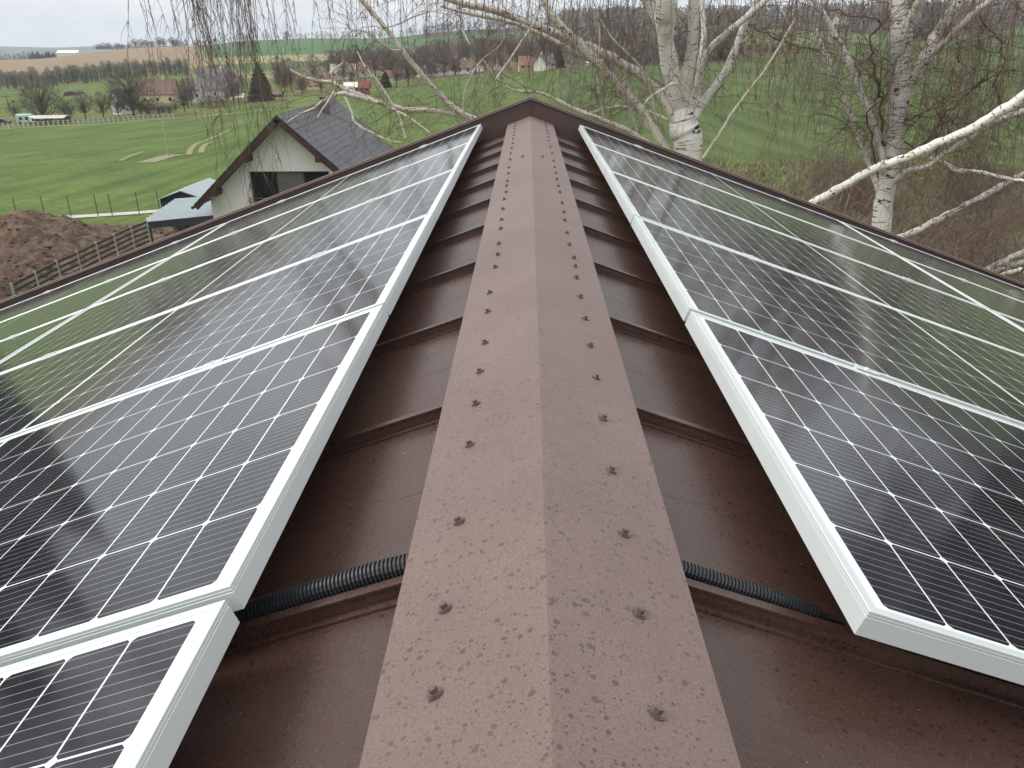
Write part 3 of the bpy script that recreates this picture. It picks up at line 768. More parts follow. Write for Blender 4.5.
for i, st in enumerate(stB):
    w_ = MB(); P, R = path(st, DB-.05, DB+rB.uniform(-.9,.3))
    if 11 <= i: R = [r_*.6 for r_ in R]; P = [p_+Vector((rB.gauss(0,.02), rB.gauss(0,.02), rB.gauss(0,.02))) for p_ in P]
    w_.tube(P, R, 8)
    dark = i in (1, 11, 12, 13, 14, 15, 16, 17, 18, 19)
    o = child(w_, 'stem' if i in (0, 2, 3, 4) else 'branch', (M_twig if dark and i != 1 else (M_bark if not dark else M_limb)), B, True); allB.append((P, R))
for i, (P, R) in enumerate(allB):
    dress(twB, P, R, .085, .85, rB, droop=.05, lvl=2, r0=.0045)
for (x, yt, yb, n, wd) in [(870,-60,110,14,34),(930,-60,120,18,30),(965,-60,170,26,18),(1000,-50,190,30,16),(1030,-50,200,20,20),(1000,40,240,20,22)]:
    for _ in range(n):
        p = at(x+rB.gauss(0, wd), yt+rB.uniform(-20,60), DB+rB.uniform(-1.2,.6)); strand(twB, p, (yb-yt)*rB.uniform(.4,1)*DB/FPX, rB, r0=.0038, sub=12)
child(twB, 'twigs', M_twig, B)

# ------------------------------------------------------------------ scrub on the slope behind the birches
def shrub_proto(mat, h, n, seed, lvl=2, spread=.6, r=.013):
    rnd = random.Random(seed); mb = MB()
    for _ in range(n):
        p = Vector((rnd.gauss(0,.25), rnd.gauss(0,.25), -.1)); d = Vector((rnd.gauss(0,spread), rnd.gauss(0,spread), 1))
        grow(mb, p, d, h*rnd.uniform(.6,1.1), r, lvl, -.02, rnd, 6, .16)
    return mb
sp_ = []
for k in range(4):
    o = shrub_proto([M_shrub, M_twig][k % 2], [2.2, 3.0, 1.7, 2.6][k], [26, 30, 30, 24][k], 40+k).build('shrub', [M_shrub, M_twig][k % 2]); sp_.append(o)
rsb = random.Random(77); usedp = [False]*4
spots_ = []
for _ in range(60):
    px = rsb.uniform(700, 1080); r = rsb.uniform(16, 46) if px > 800 else rsb.uniform(16, 30); spots_.append((px, r))
for _ in range(16): spots_.append((rsb.uniform(715, 1060), rsb.uniform(13.5, 18)))
for px in (-12,-2,6,14,22,30,38,46,52,8,26): spots_.append((px, rsb.uniform(23, 31)))
for px in (480, 520, 560, 600, 640, 420): spots_.append((px+rsb.uniform(-15,15), rsb.uniform(50, 75)))
for px, r in spots_:
    k = rsb.randrange(4); az = azof(px); x, y = CAM.x+r*sin(az), CAM.y+r*cos(az)
    o = sp_[k] if not usedp[k] else sp_[k].copy()
    if usedp[k]: C.objects.link(o)
    usedp[k] = True
    o.location = (x, y, gxy(x, y)); o.rotation_euler = (0, 0, rsb.uniform(0, 6)); sc = rsb.uniform(.55, 1.0)*(1.45 if r < 18 else 1) if px > 690 else (.5 if px > 100 else .42); o.scale = (sc,)*3
    tag(o, 'leafless brown shrub in the thicket on the slope behind the roof', 'shrub', 'bare shrubs behind the roof') if px > 100 else tag(o, 'low dry shrub below the slatted fence at the left picture edge', 'shrub', 'dry shrubs below the slatted fence')
# dry grass tufts: one mass
def grass_patch():
    rnd = random.Random(8); mb = MB()
    for _ in range(15000):
        px = rnd.uniform(660, 1100); r = rnd.uniform(13, 60)
        az = azof(px); x, y = CAM.x+r*sin(az), CAM.y+r*cos(az); z = gxy(x, y)
        h = rnd.uniform(.15,.5); a = rnd.uniform(0, 6.3); wd = .012+.0006*r; lx, ly = rnd.gauss(0,.2), rnd.gauss(0,.2)
        mb.poly([(x-wd*cos(a), y-wd*sin(a), z-.02), (x+wd*cos(a), y+wd*sin(a), z-.02), (x+lx, y+ly, z+h)])
    for _ in range(7000):
        px = rnd.uniform(-60, 70); r = rnd.uniform(20, 44)
        az = azof(px); x, y = CAM.x+r*sin(az), CAM.y+r*cos(az); z = gxy(x, y)
        h = rnd.uniform(.2,.8); a = rnd.uniform(0, 6.3); wd = .02+.0006*r; lx, ly = rnd.gauss(0,.2), rnd.gauss(0,.2)
        mb.poly([(x-wd*cos(a), y-wd*sin(a), z-.02), (x+wd*cos(a), y+wd*sin(a), z-.02), (x+lx, y+ly, z+h)])
    o = mb.build('dry_grass', simple('dry_grass_blades', (.19,.17,.085), .95, .5, .4)); tag(o, 'dry pale grass on the slopes beside the house', 'grass', kind='stuff')
grass_patch()

# ------------------------------------------------------------------ neighbour house
M_white = simple('white_render', (.83,.80,.77), .9, .06, 1.2)
M_tile = simple('dark_grey_tiles', (.055,.055,.06), .6, .3, 3)
M_timber = simple('brown_stained_timber', (.05,.022,.015), .6, .3, 3)
M_glass = newmat('window_glass'); setp(M_glass[2], Roughness=.08, **{'Base Color': (.02,.024,.028)}); M_glass = M_glass[0]
M_curt = simple('grey_shutter', (.14,.14,.14), .6, .15, 2)
def tiled(name, col, sx=.33, sy=.3):
    m, t, b = newmat(name); v = coords(t)
    br = N(t, 'ShaderNodeTexBrick'); br.inputs['Scale'].default_value = 1; br.inputs['Brick Width'].default_value = sx; br.inputs['Row Height'].default_value = sy
    br.inputs['Mortar Size'].default_value = .02; br.inputs['Color1'].default_value = (*[c*.8 for c in col],1); br.inputs['Color2'].default_value = (*[c*1.25 for c in col],1); br.inputs['Mortar'].default_value = (*[c*.35 for c in col],1)
    vv = coords(t); t.links.new(vv, br.inputs['Vector'])
    f = noi(t, v, .8, 5); c = mixc(t, 1.0, br.outputs[0], ramp(t, f, [(.3,.75),(.7,1.25)]), 'MULTIPLY')
    t.links.new(c, b.inputs['Base Color']); setp(b, Roughness=.55); return m
M_tile = tiled('dark_roof_tiles', (.06,.06,.065))
NH = Vector((-12.35, 40.2, 0)); gb = -11.0; nh = empty('neighbour_house', (NH.x, NH.y, gb), label='white gabled house with dark tiled roof and brown timber verges beyond the left slope', cat='house')
RZ, HW, EZ, LN = -2.9, 4.75, -7.2, 12.5
sl_ = (RZ-EZ)/HW
def nb(mb, name, mat, parent=nh):
    o = mb.build(name, mat); o.parent = parent; o.location = -nh.location if parent is nh else (0,0,0); return o
WX = 4.25
mb = MB(); y0, y1 = NH.y+.85, NH.y+LN-.6
# gable wall with the window opening cut out
wx0, wx1, wz0, wz1 = NH.x-2.05, NH.x+2.1, -7.8, -5.72
def gable_top(x): return RZ-.32-abs(x-NH.x)*sl_
xs = [NH.x-WX, wx0, wx1, NH.x+WX]
mb.poly([(xs[0],y0,gb),(xs[1],y0,gb),(xs[1],y0,gable_top(xs[1])),(xs[0],y0,gable_top(xs[0]))])
mb.poly([(xs[2],y0,gb),(xs[3],y0,gb),(xs[3],y0,gable_top(xs[3])),(xs[2],y0,gable_top(xs[2]))])
mb.poly([(xs[1],y0,gb),(xs[2],y0,gb),(xs[2],y0,wz0),(xs[1],y0,wz0)])
mb.poly([(xs[1],y0,wz1),(xs[2],y0,wz1),(xs[2],y0,gable_top(xs[2])),(NH.x,y0,gable_top(NH.x)),(xs[1],y0,gable_top(xs[1]))])
for a, b_, c_, d_ in (((wx0,wz0),(wx1,wz0),0,0),((wx1,wz0),(wx1,wz1),0,0),((wx1,wz1),(wx0,wz1),0,0),((wx0,wz1),(wx0,wz0),0,0)):
    mb.poly([(a[0],y0,a[1]),(b_[0],y0,b_[1]),(b_[0],y0+.3,b_[1]),(a[0],y0+.3,a[1])])
mb.poly([(xs[0],y0,gb),(xs[0],y1,gb),(xs[0],y1,gable_top(xs[0])),(xs[0],y0,gable_top(xs[0]))][::-1])
mb.poly([(xs[3],y0,gb),(xs[3],y1,gb),(xs[3],y1,gable_top(xs[3])),(xs[3],y0,gable_top(xs[3]))])
mb.poly([(xs[0],y1,gb),(xs[3],y1,gb),(xs[3],y1,gable_top(xs[3])),(NH.x,y1,gable_top(NH.x)),(xs[0],y1,gable_top(xs[0]))][::-1])
nb(mb, 'wall', M_white)
for sg in (-1, 1):
    mb = MB(); n = Vector((sg*sl_, 0, 1)).normalized()*.10
    a = Vector((NH.x, NH.y, RZ)); b_ = Vector((NH.x+sg*(HW+.1), NH.y, EZ-.1*sl_))
    P4 = [a, b_, b_+Vector((0,LN,0)), a+Vector((0,LN,0))]
    lo = [p-n for p in P4]
    mb.poly(P4 if sg < 0 else P4[::-1]); mb.poly(lo[::-1] if sg < 0 else lo)
    for i in range(4):
        j = (i+1) % 4; mb.poly([P4[i], P4[j], lo[j], lo[i]])
    # ridge-parallel courses of tiles
    dv = (b_-a); Ls = dv.length; dv.normalize(); k = 0
    while k*.34 < Ls-.1:
        p = a+dv*(k*.34); nn = Vector((sg*sl_,0,1)).normalized()
        q = p+dv*.34
        mb.poly([p+nn*.004, q+nn*.020, q+nn*.020+Vector((0,LN,0)), p+nn*.004+Vector((0,LN,0))]); mb.poly([q+nn*.020, q+nn*.004, q+nn*.004+Vector((0,LN,0)), q+nn*.020+Vector((0,LN,0))]); k += 1
    nb(mb, 'roof', M_tile)
    mb = MB()       # barge board and purlin ends
    n2 = Vector((sg*sl_, 0, 1)).normalized()
    pr = [a-n2*.10, a-n2*.31, b_-n2*.31, b_-n2*.10]
    f = [p+Vector((0,-.03,0)) for p in pr]; g = [p+Vector((0,.03,0)) for p in pr]
    for i in range(4):
        j = (i+1) % 4; mb.poly([f[i], f[j], g[j], g[i]])
    mb.poly(f); mb.poly(g)
    # soffit
    so_ = [a-n2*.13+Vector((0,.03,0)), b_-n2*.13+Vector((0,.03,0)), b_-n2*.13+Vector((0,.85,0)), a-n2*.13+Vector((0,.85,0))]; mb.poly(so_)
    for fr in (.42, .80):
        p = a.lerp(b_, fr)-n2*.30; mb.box((p.x-.12, NH.y-.12, p.z-.18), (p.x+.12, NH.y+.9, p.z+.10))
    nb(mb, 'verge_board', M_timber)
    mb = MB(); P = [b_+Vector((sg*.07,0,-.12)), b_+Vector((sg*.07,LN,-.12))]; mb.tube(P, .08, 8, cap=True); nb(mb, 'gutter', M_timber)
wn_ = MB(); t_ = .07
for x in (wx0, wx0+1.35, wx0+2.75, wx1-t_): wn_.box((x, y0+.18, wz0), (x+t_, y0+.24, wz1))
wn_.box((wx0, y0+.181, wz0), (wx1, y0+.239, wz0+t_)); wn_.box((wx0, y0+.181, wz1-t_), (wx1, y0+.239, wz1))
wnd = nb(wn_, 'window', simple('window_frame', (.05,.05,.05), .5, .1, 3))
mb = MB(); mb.box((wx0+.04, y0+.20, wz0+.04), (wx1-.04, y0+.215, wz1-.04)); o = mb.build('pane', M_glass); o.parent = wnd
mb = MB(); mb.box((wx0+1.42, y0+.19, wz0+.3), (wx0+2.75, y0+.197, wz1-.06)); o = mb.build('shutter', M_curt); o.parent = wnd
mb = MB()
for k in range(4): mb.box((wx0-.1, y0-.10, wz0+.12+k*.2), (wx1+.1, y0-.075, wz0+.15+k*.2))
for k in range(4): mb.box((wx0-.1+k*1.4, y0-.11, wz0-.05), (wx0-.06+k*1.4, y0-.066, wz0+.82))
nb(mb, 'railing', simple('steel_rail', (.3,.3,.3), .4, .1, 3, metal=.8))
mb = MB(); mb.box((NH.x-2.7, y0-.12, -8.7), (NH.x-2.0, y0-.01, -8.3)); nb(mb, 'wall_lamp', M_timber)
# chimney on ridge behind branches
mb = MB(); mb.box((NH.x+.3, NH.y+7.6, RZ-.9), (NH.x+.75, NH.y+8.05, RZ+.3)); mb.box((NH.x+.25, NH.y+7.55, RZ+.3), (NH.x+.8, NH.y+8.1, RZ+.36)); nb(mb, 'chimney', simple('chimney_brick', (.12,.10,.09), .8, .2, 5))

# carport and shed left of the neighbour house
M_dark = simple('anthracite_metal', (.035,.042,.05), .5, .15, 2)
M_pale = simple('pale_roof_sheet', (.30,.34,.355), .5, .1, 3, metal=.1)
a = at(145,222,45.8); zt = a.z
CA, CBv, CDv = Vector((a.x, a.y, zt)), Vector((3.5, 2.0, 0)), Vector((-.5, 5.2, .12))
cp = empty('carport', (a.x, a.y, gxy(a.x, a.y)), label='dark framed carport with pale corrugated roof beside the white gabled house', cat='carport')
def loc_child(mb, name, mat, root):
    o = mb.build(name, mat); o.parent = root; o.location = -root.location; return o
mb = MB(); n = 10
for i in range(n):
    p0, p1, pm = CA+CDv*(i/n), CA+CDv*((i+1)/n), CA+CDv*((i+.6)/n)+Vector((0,0,.17))
    mb.poly([p0, p0+CBv, pm+CBv, pm]); mb.poly([pm, pm+CBv, p1+CBv, p1])
loc_child(mb, 'roof_sheet', M_pale, cp)
def beam(mb, p, q, t_, h):
    d = (q-p); d.z = 0; d.normalize(); nn = Vector((-d.y, d.x, 0))*t_
    A_ = [p-nn, q-nn, q+nn, p+nn]; B_ = [v-Vector((0,0,h)) for v in A_]
    mb.poly(A_); mb.poly(B_[::-1])
    for m_ in range(4): mb.poly([A_[m_], B_[m_], B_[(m_+1)%4], A_[(m_+1)%4]])
dn = Vector((0,0,-.03)); mb = MB()
beam(mb, CA+dn, CA+CBv+dn, .05, .34); beam(mb, CA+CDv+dn, CA+CBv+CDv+dn, .05, .3); beam(mb, CA+CDv*.02+dn*2, CA+CDv*.98+dn*2, .045, .3); beam(mb, CA+CBv+CDv*.02+dn*2, CA+CBv+CDv*.98+dn*2, .045, .3)
loc_child(mb, 'beam', M_dark, cp)
for f, g in ((.03,.02),(.5,.02),(.97,.02),(.03,.97),(.97,.97)):
    p = CA+CBv*f+CDv*g; mb = MB(); mb.box((p.x-.07,p.y-.07,gxy(p.x,p.y)-.2),(p.x+.07,p.y+.07,p.z-.1)); loc_child(mb, 'post', M_dark, cp)
sx0 = at(160,199,56); sx1 = at(186,199,56)
ZSH=0
sh = empty('garden_shed', (sx0.x, sx0.y, gxy(sx0.x, sx0.y)), label='anthracite shed with pale shallow pitched roof behind the carport', cat='shed')
xa, ya, za = sx0.x, sx0.y, sx0.z; xb = sx1.x+1.6; zg = gxy(xa, ya)
xm_ = (xa+xb)/2
mb = MB(); mb.box((xa, ya, zg-.5), (xb, ya+4.5, za)); mb.prism([(xa,0,za),(xb,0,za),(xm_,0,za+.5)], (0,ya,0), (0,ya+4.5,0)); loc_child(mb, 'wall', M_dark, sh)
for sg in (-1, 1):
    mb = MB(); e = xm_+sg*(xb-xa)*.56; p = [(xm_,0,za+.52),(e,0,za-.06),(e,0,za-.02),(xm_,0,za+.58)]
    mb.prism(p, (0,ya-.25,0), (0,ya+4.75,0)); loc_child(mb, 'roof', M_pale, sh)
mb = MB(); mb.box((xa+.9, ya-.03, zg), (xa+1.9, ya-.003, za-.3)); loc_child(mb, 'door', simple('shed_door', (.05,.06,.07), .5, .1, 3), sh)

# slatted fence in front of the dirt, running to the carport
FP = [(34,271,30.5),(55.5,260,31.6),(76,251,32.8),(95,242,33.9),(113,234,35),(130,226,36.2),(146,220,37.2)]
fn = empty('slat_fence', at(34,271,30.5)-Vector((0,0,1.7)), label='dark slatted fence with pale posts below the dirt mound', cat='fence')
FH = 1.9
pts = [at(*p) for p in FP]
pts = [pts[0]+(pts[0]-pts[1])]+pts
for p in pts:
    mb = MB(); mb.box((p.x-.035,p.y-.035,p.z-FH-.6),(p.x+.035,p.y+.035,p.z)); loc_child(mb, 'post', simple('fence_post', (.32,.32,.31), .6, .1, 3) if p is pts[0] else bpy.data.materials['fence_post'], fn)
M_slat = simple('fence_slat', (.035,.028,.025), .7, .2, 2)
for i in range(len(pts)-1):
    a, b_ = pts[i], pts[i+1]; mb = MB()
    for k in range(9):
        z = -.14-k*.2; d = (b_-a).normalized(); nn = Vector((-d.y, d.x, 0))*.012
        for zz_ in (0,):
            A0 = a+Vector((0,0,z)); B0 = b_+Vector((0,0,z)); h = Vector((0,0,.085))
            q = [A0-nn, B0-nn, B0+nn, A0+nn]; up = [p+h for p in q]
            mb.poly(q[::-1]); mb.poly(up)
            for m_ in range(4): mb.poly([q[m_], q[(m_+1)%4], up[(m_+1)%4], up[m_]])
    loc_child(mb, 'slat_panel', M_slat, fn)
# dirt mound
def dirt():
    rnd = random.Random(4); m, t, b = newmat('dug_soil'); v = coords(t)
    c = ramp(t, noi(t, v, 1.5, 8, .7), [(.3,(.035,.02,.013)),(.48,(.105,.063,.038)),(.68,(.21,.15,.105))])
    t.links.new(c, b.inputs['Base Color']); setp(b, Roughness=.95)
    bn = N(t, 'ShaderNodeBump'); bn.inputs['Strength'].default_value = 1; bn.inputs['Distance'].default_value = .25
    t.links.new(noi(t, v, 3, 8, .7), bn.inputs['Height']); t.links.new(bn.outputs[0], b.inputs['Normal'])
    V = []; F = []; NX, NY = 150, 110
    for i in range(NX):
        px = -120+ (158+120)*i/(NX-1)
        for j in range(NY):
            r = 38+ 26*j/(NY-1); az = azof(px); x, y = CAM.x+r*sin(az), CAM.y+r*cos(az)
            e = min(1, min(i, NX-1-i)/10, min(j, NY-1-j)/12); e = e*e*(3-2*e)
            hh = 2.6*math.exp(-((px+18)/50)**2)*math.exp(-((r-55)/6.5)**2) + 1.0*math.exp(-((r-54)/5)**2)*min(1,max(0,(px-5)/25)) 
            nz = noise.fractal(Vector((x*.7, y*.7, 0)), 1, 2, 6)*.30 + noise.fractal(Vector((x*2.6, y*2.6, 4)), 1, 2, 4)*.16
            V.append((x, y, gxy(x, y)+ (hh+nz+.28)*e - .08*(1-e)))
    for i in range(NX-1):
        for j in range(NY-1):
            a = i*NY+j; F.append((a, a+1, a+NY+1, a+NY))
    me = bpy.data.meshes.new('dirt_mound'); me.from_pydata(V, [], F); me.materials.append(m); me.polygons.foreach_set('use_smooth', [True]*len(F))
    o = bpy.data.objects.new('dirt_mound', me); C.objects.link(o); tag(o, kind='structure')
    # clods and stones
    mb = MB()
    for _ in range(420):
        px = rnd.uniform(-60, 140); r = rnd.uniform(40, 62); az = azof(px); x, y = CAM.x+r*sin(az), CAM.y+r*cos(az)
        hh = 2.6*math.exp(-((px+18)/50)**2)*math.exp(-((r-55)/6.5)**2) + 1.0*math.exp(-((r-54)/5)**2)*min(1,max(0,(px-5)/25))
        nz = noise.fractal(Vector((x*.7, y*.7, 0)), 1, 2, 5)*.34
        z = gxy(x, y)+hh+nz+.28; s = rnd.uniform(.03,.12)
        P8 = [Vector((x,y,z))+Vector((sx*s*rnd.uniform(.6,1.2), sy*s*rnd.uniform(.6,1.2), sz*s*.6*rnd.uniform(.6,1.2))) for sz in (-1,1) for sx, sy in ((-1,-1),(1,-1),(1,1),(-1,1))]
        for q in ((0,3,2,1),(4,5,6,7),(0,1,5,4),(1,2,6,5),(2,3,7,6),(3,0,4,7)): mb.poly([P8[i] for i in q])
    tag(mb.build('soil_clods', m), 'clods and stones scattered over the dug soil', 'soil', kind='stuff')
dirt()

# flat strips on the ground
def strip(name, pix, wd, mat, lift=.05, kind='structure'):
    P = [ground_at(x, y) for x, y in pix]; P = smooth_path(P, 8); mb = MB()
    for i in range(len(P)-1):
        a, b_ = P[i], P[i+1]; d = (b_-a); d.z = 0; d.normalize(); n = Vector((-d.y, d.x, 0))
        w0 = wd/2
        q = []
        for p, s in ((a,-1),(b_,-1),(b_,1),(a,1)):
            v = p+n*w0*s; v.z = gxy(v.x, v.y)+lift; q.append(v)
        mb.poly(q)
    o = mb.build(name, mat); tag(o, kind=kind); return o
M_gravel = simple('pale_gravel', (.42,.40,.35), .95, .15, 2)
M_soil = simple('bare_soil_patch', (.19,.175,.085), .95, .25, 1)
strip('path', [(20,219.5),(60,218),(100,216),(135,213.5),(162,211.5)], 1.6, M_gravel)
strip('dirt_patch', [(145,163),(156,160),(166,157),(176,155)], 2.6, M_soil)
strip('track', [(189,155),(191,149),(197,144),(206,141),(215,137),(230,130)], .8, M_soil)
strip('track', [(201,153),(204,146),(212,142),(222,140)], .8, M_soil)
strip('track', [(120,161),(132,156),(143,152)], .7, M_soil)
strip('road', [(-30,131),(40,127),(100,124.5),(150,120),(200,116),(240,113),(280,109)], 2.2, simple('verge_grass', (.20,.19,.10), .95, .2, .5))
# thin post fence behind the path
M_post = simple('dark_post', (.05,.05,.045), .7, .2, 3)
pf = [ground_at(x, y) for x, y in ((-10,221),(18,219.5),(45.5,218),(71.5,217.5),(98.5,217),(112.5,216),(139.5,214.5),(160,212))]
wf = empty('wire_fence', pf[1], label='thin wire fence with dark posts along the pale path at the field edge', cat='fence')
for p in pf:
    mb = MB(); mb.tube([p-Vector((0,0,.3)), p+Vector((.0,0,1.75))], .035, 6, cap=True); loc_child(mb, 'post', M_post, wf)
for z in (.5, 1.0, 1.6):
    mb = MB(); mb.tube([p+Vector((0,0,z)) for p in pf], .006, 3); loc_child(mb, 'wire', M_post, wf)
# leaning pale pole in the field
p = ground_at(169, 157); mb = MB(); mb.tube([p-Vector((0,0,.4)), p+Vector((0,0,4.6))], [.11,.07], 8, cap=True)
tag(mb.build('wooden_pole', simple('weathered_pole', (.30,.29,.26), .9, .15, 1)), 'weathered wooden pole standing on a bare patch in the green field', 'pole')
p = ground_at(10, 112); mb = MB(); mb.tube([p, p+Vector((0,0,5.5))], [.16,.1], 6, cap=True); mb.box((p.x-1.6,p.y-.08,p.z+4.7),(p.x+1.6,p.y+.08,p.z+4.85))
tag(mb.build('utility_pole', M_trunk), 'dark utility pole with crossarm at the left picture edge', 'pole')

# ------------------------------------------------------------------ trees far and middle
def far_tree(mat_c, h, seed, shape='round', n=260, trunk=True):
    rnd = random.Random(seed); root = empty('bare_tree'); tr = MB()
    tr.tube([Vector((0,0,-.3)), Vector((.1,0,h*.3)), Vector((0,.1,h*.6)), Vector((.1,.1,h*.9))], [h*.028, h*.02, h*.012, h*.004], 6)
    cr_ = MB()
    if shape == 'pine':
        for i in range(n):
            f = rnd.random()**.8; z = h*(.06+.94*f); rad = h*.24*(1-f)**.75*rnd.uniform(.45,1.2)+.1; a = rnd.uniform(0, 6.28)
            p = Vector((0,0,z+.06*h)); q = Vector((rad*cos(a), rad*sin(a), z-rad*.25)); s_ = Vector((-sin(a), cos(a), 0))*h*.035*(1.2-f)
            cr_.poly([p, q-s_, q+s_*.2-Vector((0,0,h*.02)), q+s_])
    else:
        for i in range(int(n*.14)):
            a = rnd.uniform(0, 6.28); z = h*rnd.uniform(.18,.6); wd = {'round':.42,'slim':.16,'wide':.6,'bush':.55}[shape]*h*rnd.uniform(.5,1)
            p0 = Vector((0,0,z)); p2 = Vector((wd*cos(a), wd*sin(a), min(h, z+h*rnd.uniform(.25,.5)))); p1 = p0.lerp(p2,.5)+Vector((0,0,.06*h))
            tr.tube([p0, p1, p2], [h*.006, h*.004, h*.0015], 3)
        for i in range(n):
            u = rnd.random(); a = rnd.uniform(0, 6.28); wd = {'round':.40,'slim':.15,'wide':.58,'bush':.6}[shape]*h
            zc = h*{'round':.62,'slim':.55,'wide':.55,'bush':.4}[shape]; zh = h*{'round':.40,'slim':.47,'wide':.42,'bush':.5}[shape]
            t = rnd.uniform(-1,1); rr = math.sqrt(max(0,1-t*t))*rnd.random()**.4*(1+.25*sin(a*3+seed)); c = Vector((rr*wd*cos(a), rr*wd*sin(a), zc+t*zh))
            d = Vector((c.x*.7, c.y*.7, h*.35))+Vector((rnd.gauss(0,1), rnd.gauss(0,1), rnd.gauss(0,.6)))*h*.12; d = d.normalized()*h*rnd.uniform(.07,.16)
            s_ = Vector((rnd.gauss(0,1), rnd.gauss(0,1), rnd.gauss(0,.3))).normalized()*h*.0055
            for k in range(3):
                dd = d + Vector((rnd.gauss(0,1), rnd.gauss(0,1), rnd.gauss(0,1)))*h*.045
                cr_.poly([c-s_, c+s_, c+dd])
    tr.build('trunk', M_trunk, root); cr_.build('crown', mat_c, root)
    return root
P_round = [far_tree(M_crown, 10, 1, n=420), far_tree(M_crown2, 10, 2, n=420), far_tree(M_crown3, 10, 3), far_tree(M_crown, 10, 4, 'wide', 800)]
M_belt = simple('belt_twigs', (.17,.18,.13), .9, .3, .3)
P_slim = [far_tree(M_belt, 14, 5, 'slim', 240), far_tree(M_belt, 14, 6, 'slim', 240)]
P_pine = [far_tree(M_pine, 12, 7, 'pine', 1300)]
P_bush = [far_tree(M_crown2, 4, 8, 'bush', 300), far_tree(M_crown, 4, 9, 'bush', 300), far_tree(M_yellow, 4, 10, 'bush', 300)]
BASEH = {}
for l, h in ((P_round,10),(P_slim,14),(P_pine,12),(P_bush,4)):
    for o in l: BASEH[o.as_pointer()] = h
usedt = set()
rt = random.Random(33)
def tree(proto, px, py, hpx, label, cat, group=None, r=None, name=None, wx=1.0):
    if r is None: p = ground_at(px, py)
    else:
        az = azof(px, py); p = Vector((CAM.x+r*sin(az), CAM.y+r*cos(az), 0)); p.z = gxy(p.x, p.y)
    dist = (p-CAM).length; h = hpx*dist/FPX
    key = proto.as_pointer(); o = proto if key not in usedt else copy_tree(proto); usedt.add(key)
    k = h/BASEH[key]*.88; o.location = p; o.rotation_euler = (0,0,rt.uniform(0,6.28)); o.scale = (k*wx, k*wx, k)
    if name: o.name = name
    for z_ in ('group',):
        if z_ in o.keys(): del o[z_]
    tag(o, label, cat, group); return o
R1, R2, R3, RW = P_round
T = 'tree'
for px, py, h, pr in ((45,122,33,RW),):
    tree(pr, px, py, h, 'large spreading bare tree behind the paddock trailers', T, name='bare_tree')
for px, py, h in ((18,122,17),(66,121,18),(72,119,14)): tree(R1, px, py, h, 'smaller bare tree flanking the big tree by the trailers', T, 'small bare trees by the trailers', name='bare_tree')
for px, py, h, k in ((86,119,23,1),(104,119,23,0),(119,118,18,0)): tree((R1,R2)[k], px, py, h, 'rounded bare orchard tree in the row along the field fence', T, 'orchard trees along the field fence', name='bare_tree')
tree(RW, 134, 117, 40, 'big dark bare tree left of the house with the yellow gable', T, name='bare_tree')
for px, py, h in ((142,117,17),(154,114,13),(164,116,12),(176,113,12),(185,112,22),(150,117,10),(170,116,11),(160,117,12),(147,116,14)): tree(R1, px, py, h, 'dark bare tree in front of the reddish roofed house', T, 'trees in front of the reddish house', name='bare_tree')
for px, py, h in ((188,108,26),(192,106,24),(212,80,12),(216,78,12),(234,104,28),(239,102,24),(228,103,14)): tree(R2, px, py, h, 'bare brown tree around the grey roofed barn', T, 'trees around the barn', name='bare_tree')
tree(P_pine[0], 262, 101, 36, 'dark conifer left of the neighbour house roof', T, name='conifer', wx=1.5)
tree(P_pine[0], 386, 88, 17, 'dark conifer behind the white and red shed', T, name='conifer', wx=1.6)
tree(P_pine[0], 559, 68, 22, 'dark conifer at the right end of the village row', T, name='conifer', wx=1.2)
tree(P_pine[0], 726, 60, 24, 'dark conifer at the field edge right of the many-stemmed birch', T, name='conifer', wx=1.7)
tree(P_bush[2], 303, 95, 18, 'yellowish bush beside the village gardens', 'bush', name='bush')
for px in (203,210,217,224): tree(P_bush[1], px, 108, 12, 'clipped brown hedge bush in front of the barn', 'bush', 'hedge bushes in front of the barn', name='bush', wx=1.3)
for i in range(26):
    px = 280+i*7+rt.uniform(-3,3); tree(rt.choice((R1,R2,R2)), px, float(np.interp(px,[280,370,460],[98,88,79])), rt.uniform(16,30), 'bare brownish tree among the village houses beyond the neighbour roof', T, 'trees among the village houses', name='bare_tree', r=rt.uniform(285,420))
for i in range(26):
    px = 425+i*5.6+rt.uniform(-3,3); tree(rt.choice((R1,R2,R2)), px, 78, rt.uniform(14,24), 'purplish bare tree in the row above the ridge', T, 'bare trees above the ridge', name='bare_tree', r=rt.uniform(315,520))
for i in range(96):
    px = -6+i*2.06+rt.uniform(-1.2,1.2); tree(rt.choice([P_slim[0], P_slim[1], P_slim[1]]), px, 80, rt.uniform(9.5,14), 'slim bare tree in the shelter belt below the brown field', T, 'belt of slim trees below the brown field', name='slim_tree', r=rt.uniform(520,560), wx=1.5)
for px, py, h in ((285,92,16),(292,86,16),(278,88,14)): tree(R2, px, py, h, 'reddish bare tree above the red roofed hut', T, 'reddish trees above the hut', name='bare_tree')
for i in range(10):
    px = 725+i*8; tree(R1, px, 58, rt.uniform(5,9), 'low bare tree in the hedge across the right hand field', T, 'hedge trees across the right field', name='bare_tree', r=rt.uniform(400,440))
for i in range(9):
    tree(P_pine[0], 30+i*4+rt.uniform(-1,1), 58, rt.uniform(4,7), 'small dark conifer on the crest of the brown field', T, 'conifers on the field crest', name='conifer', r=1290, wx=1.8)
for i in range(14):
    tree(R1, 100+i*6+rt.uniform(-2,2), 50, rt.uniform(4,8), 'tiny bare tree on the skyline of the brown field', T, 'trees on the skyline', name='bare_tree', r=1290, wx=1.6)
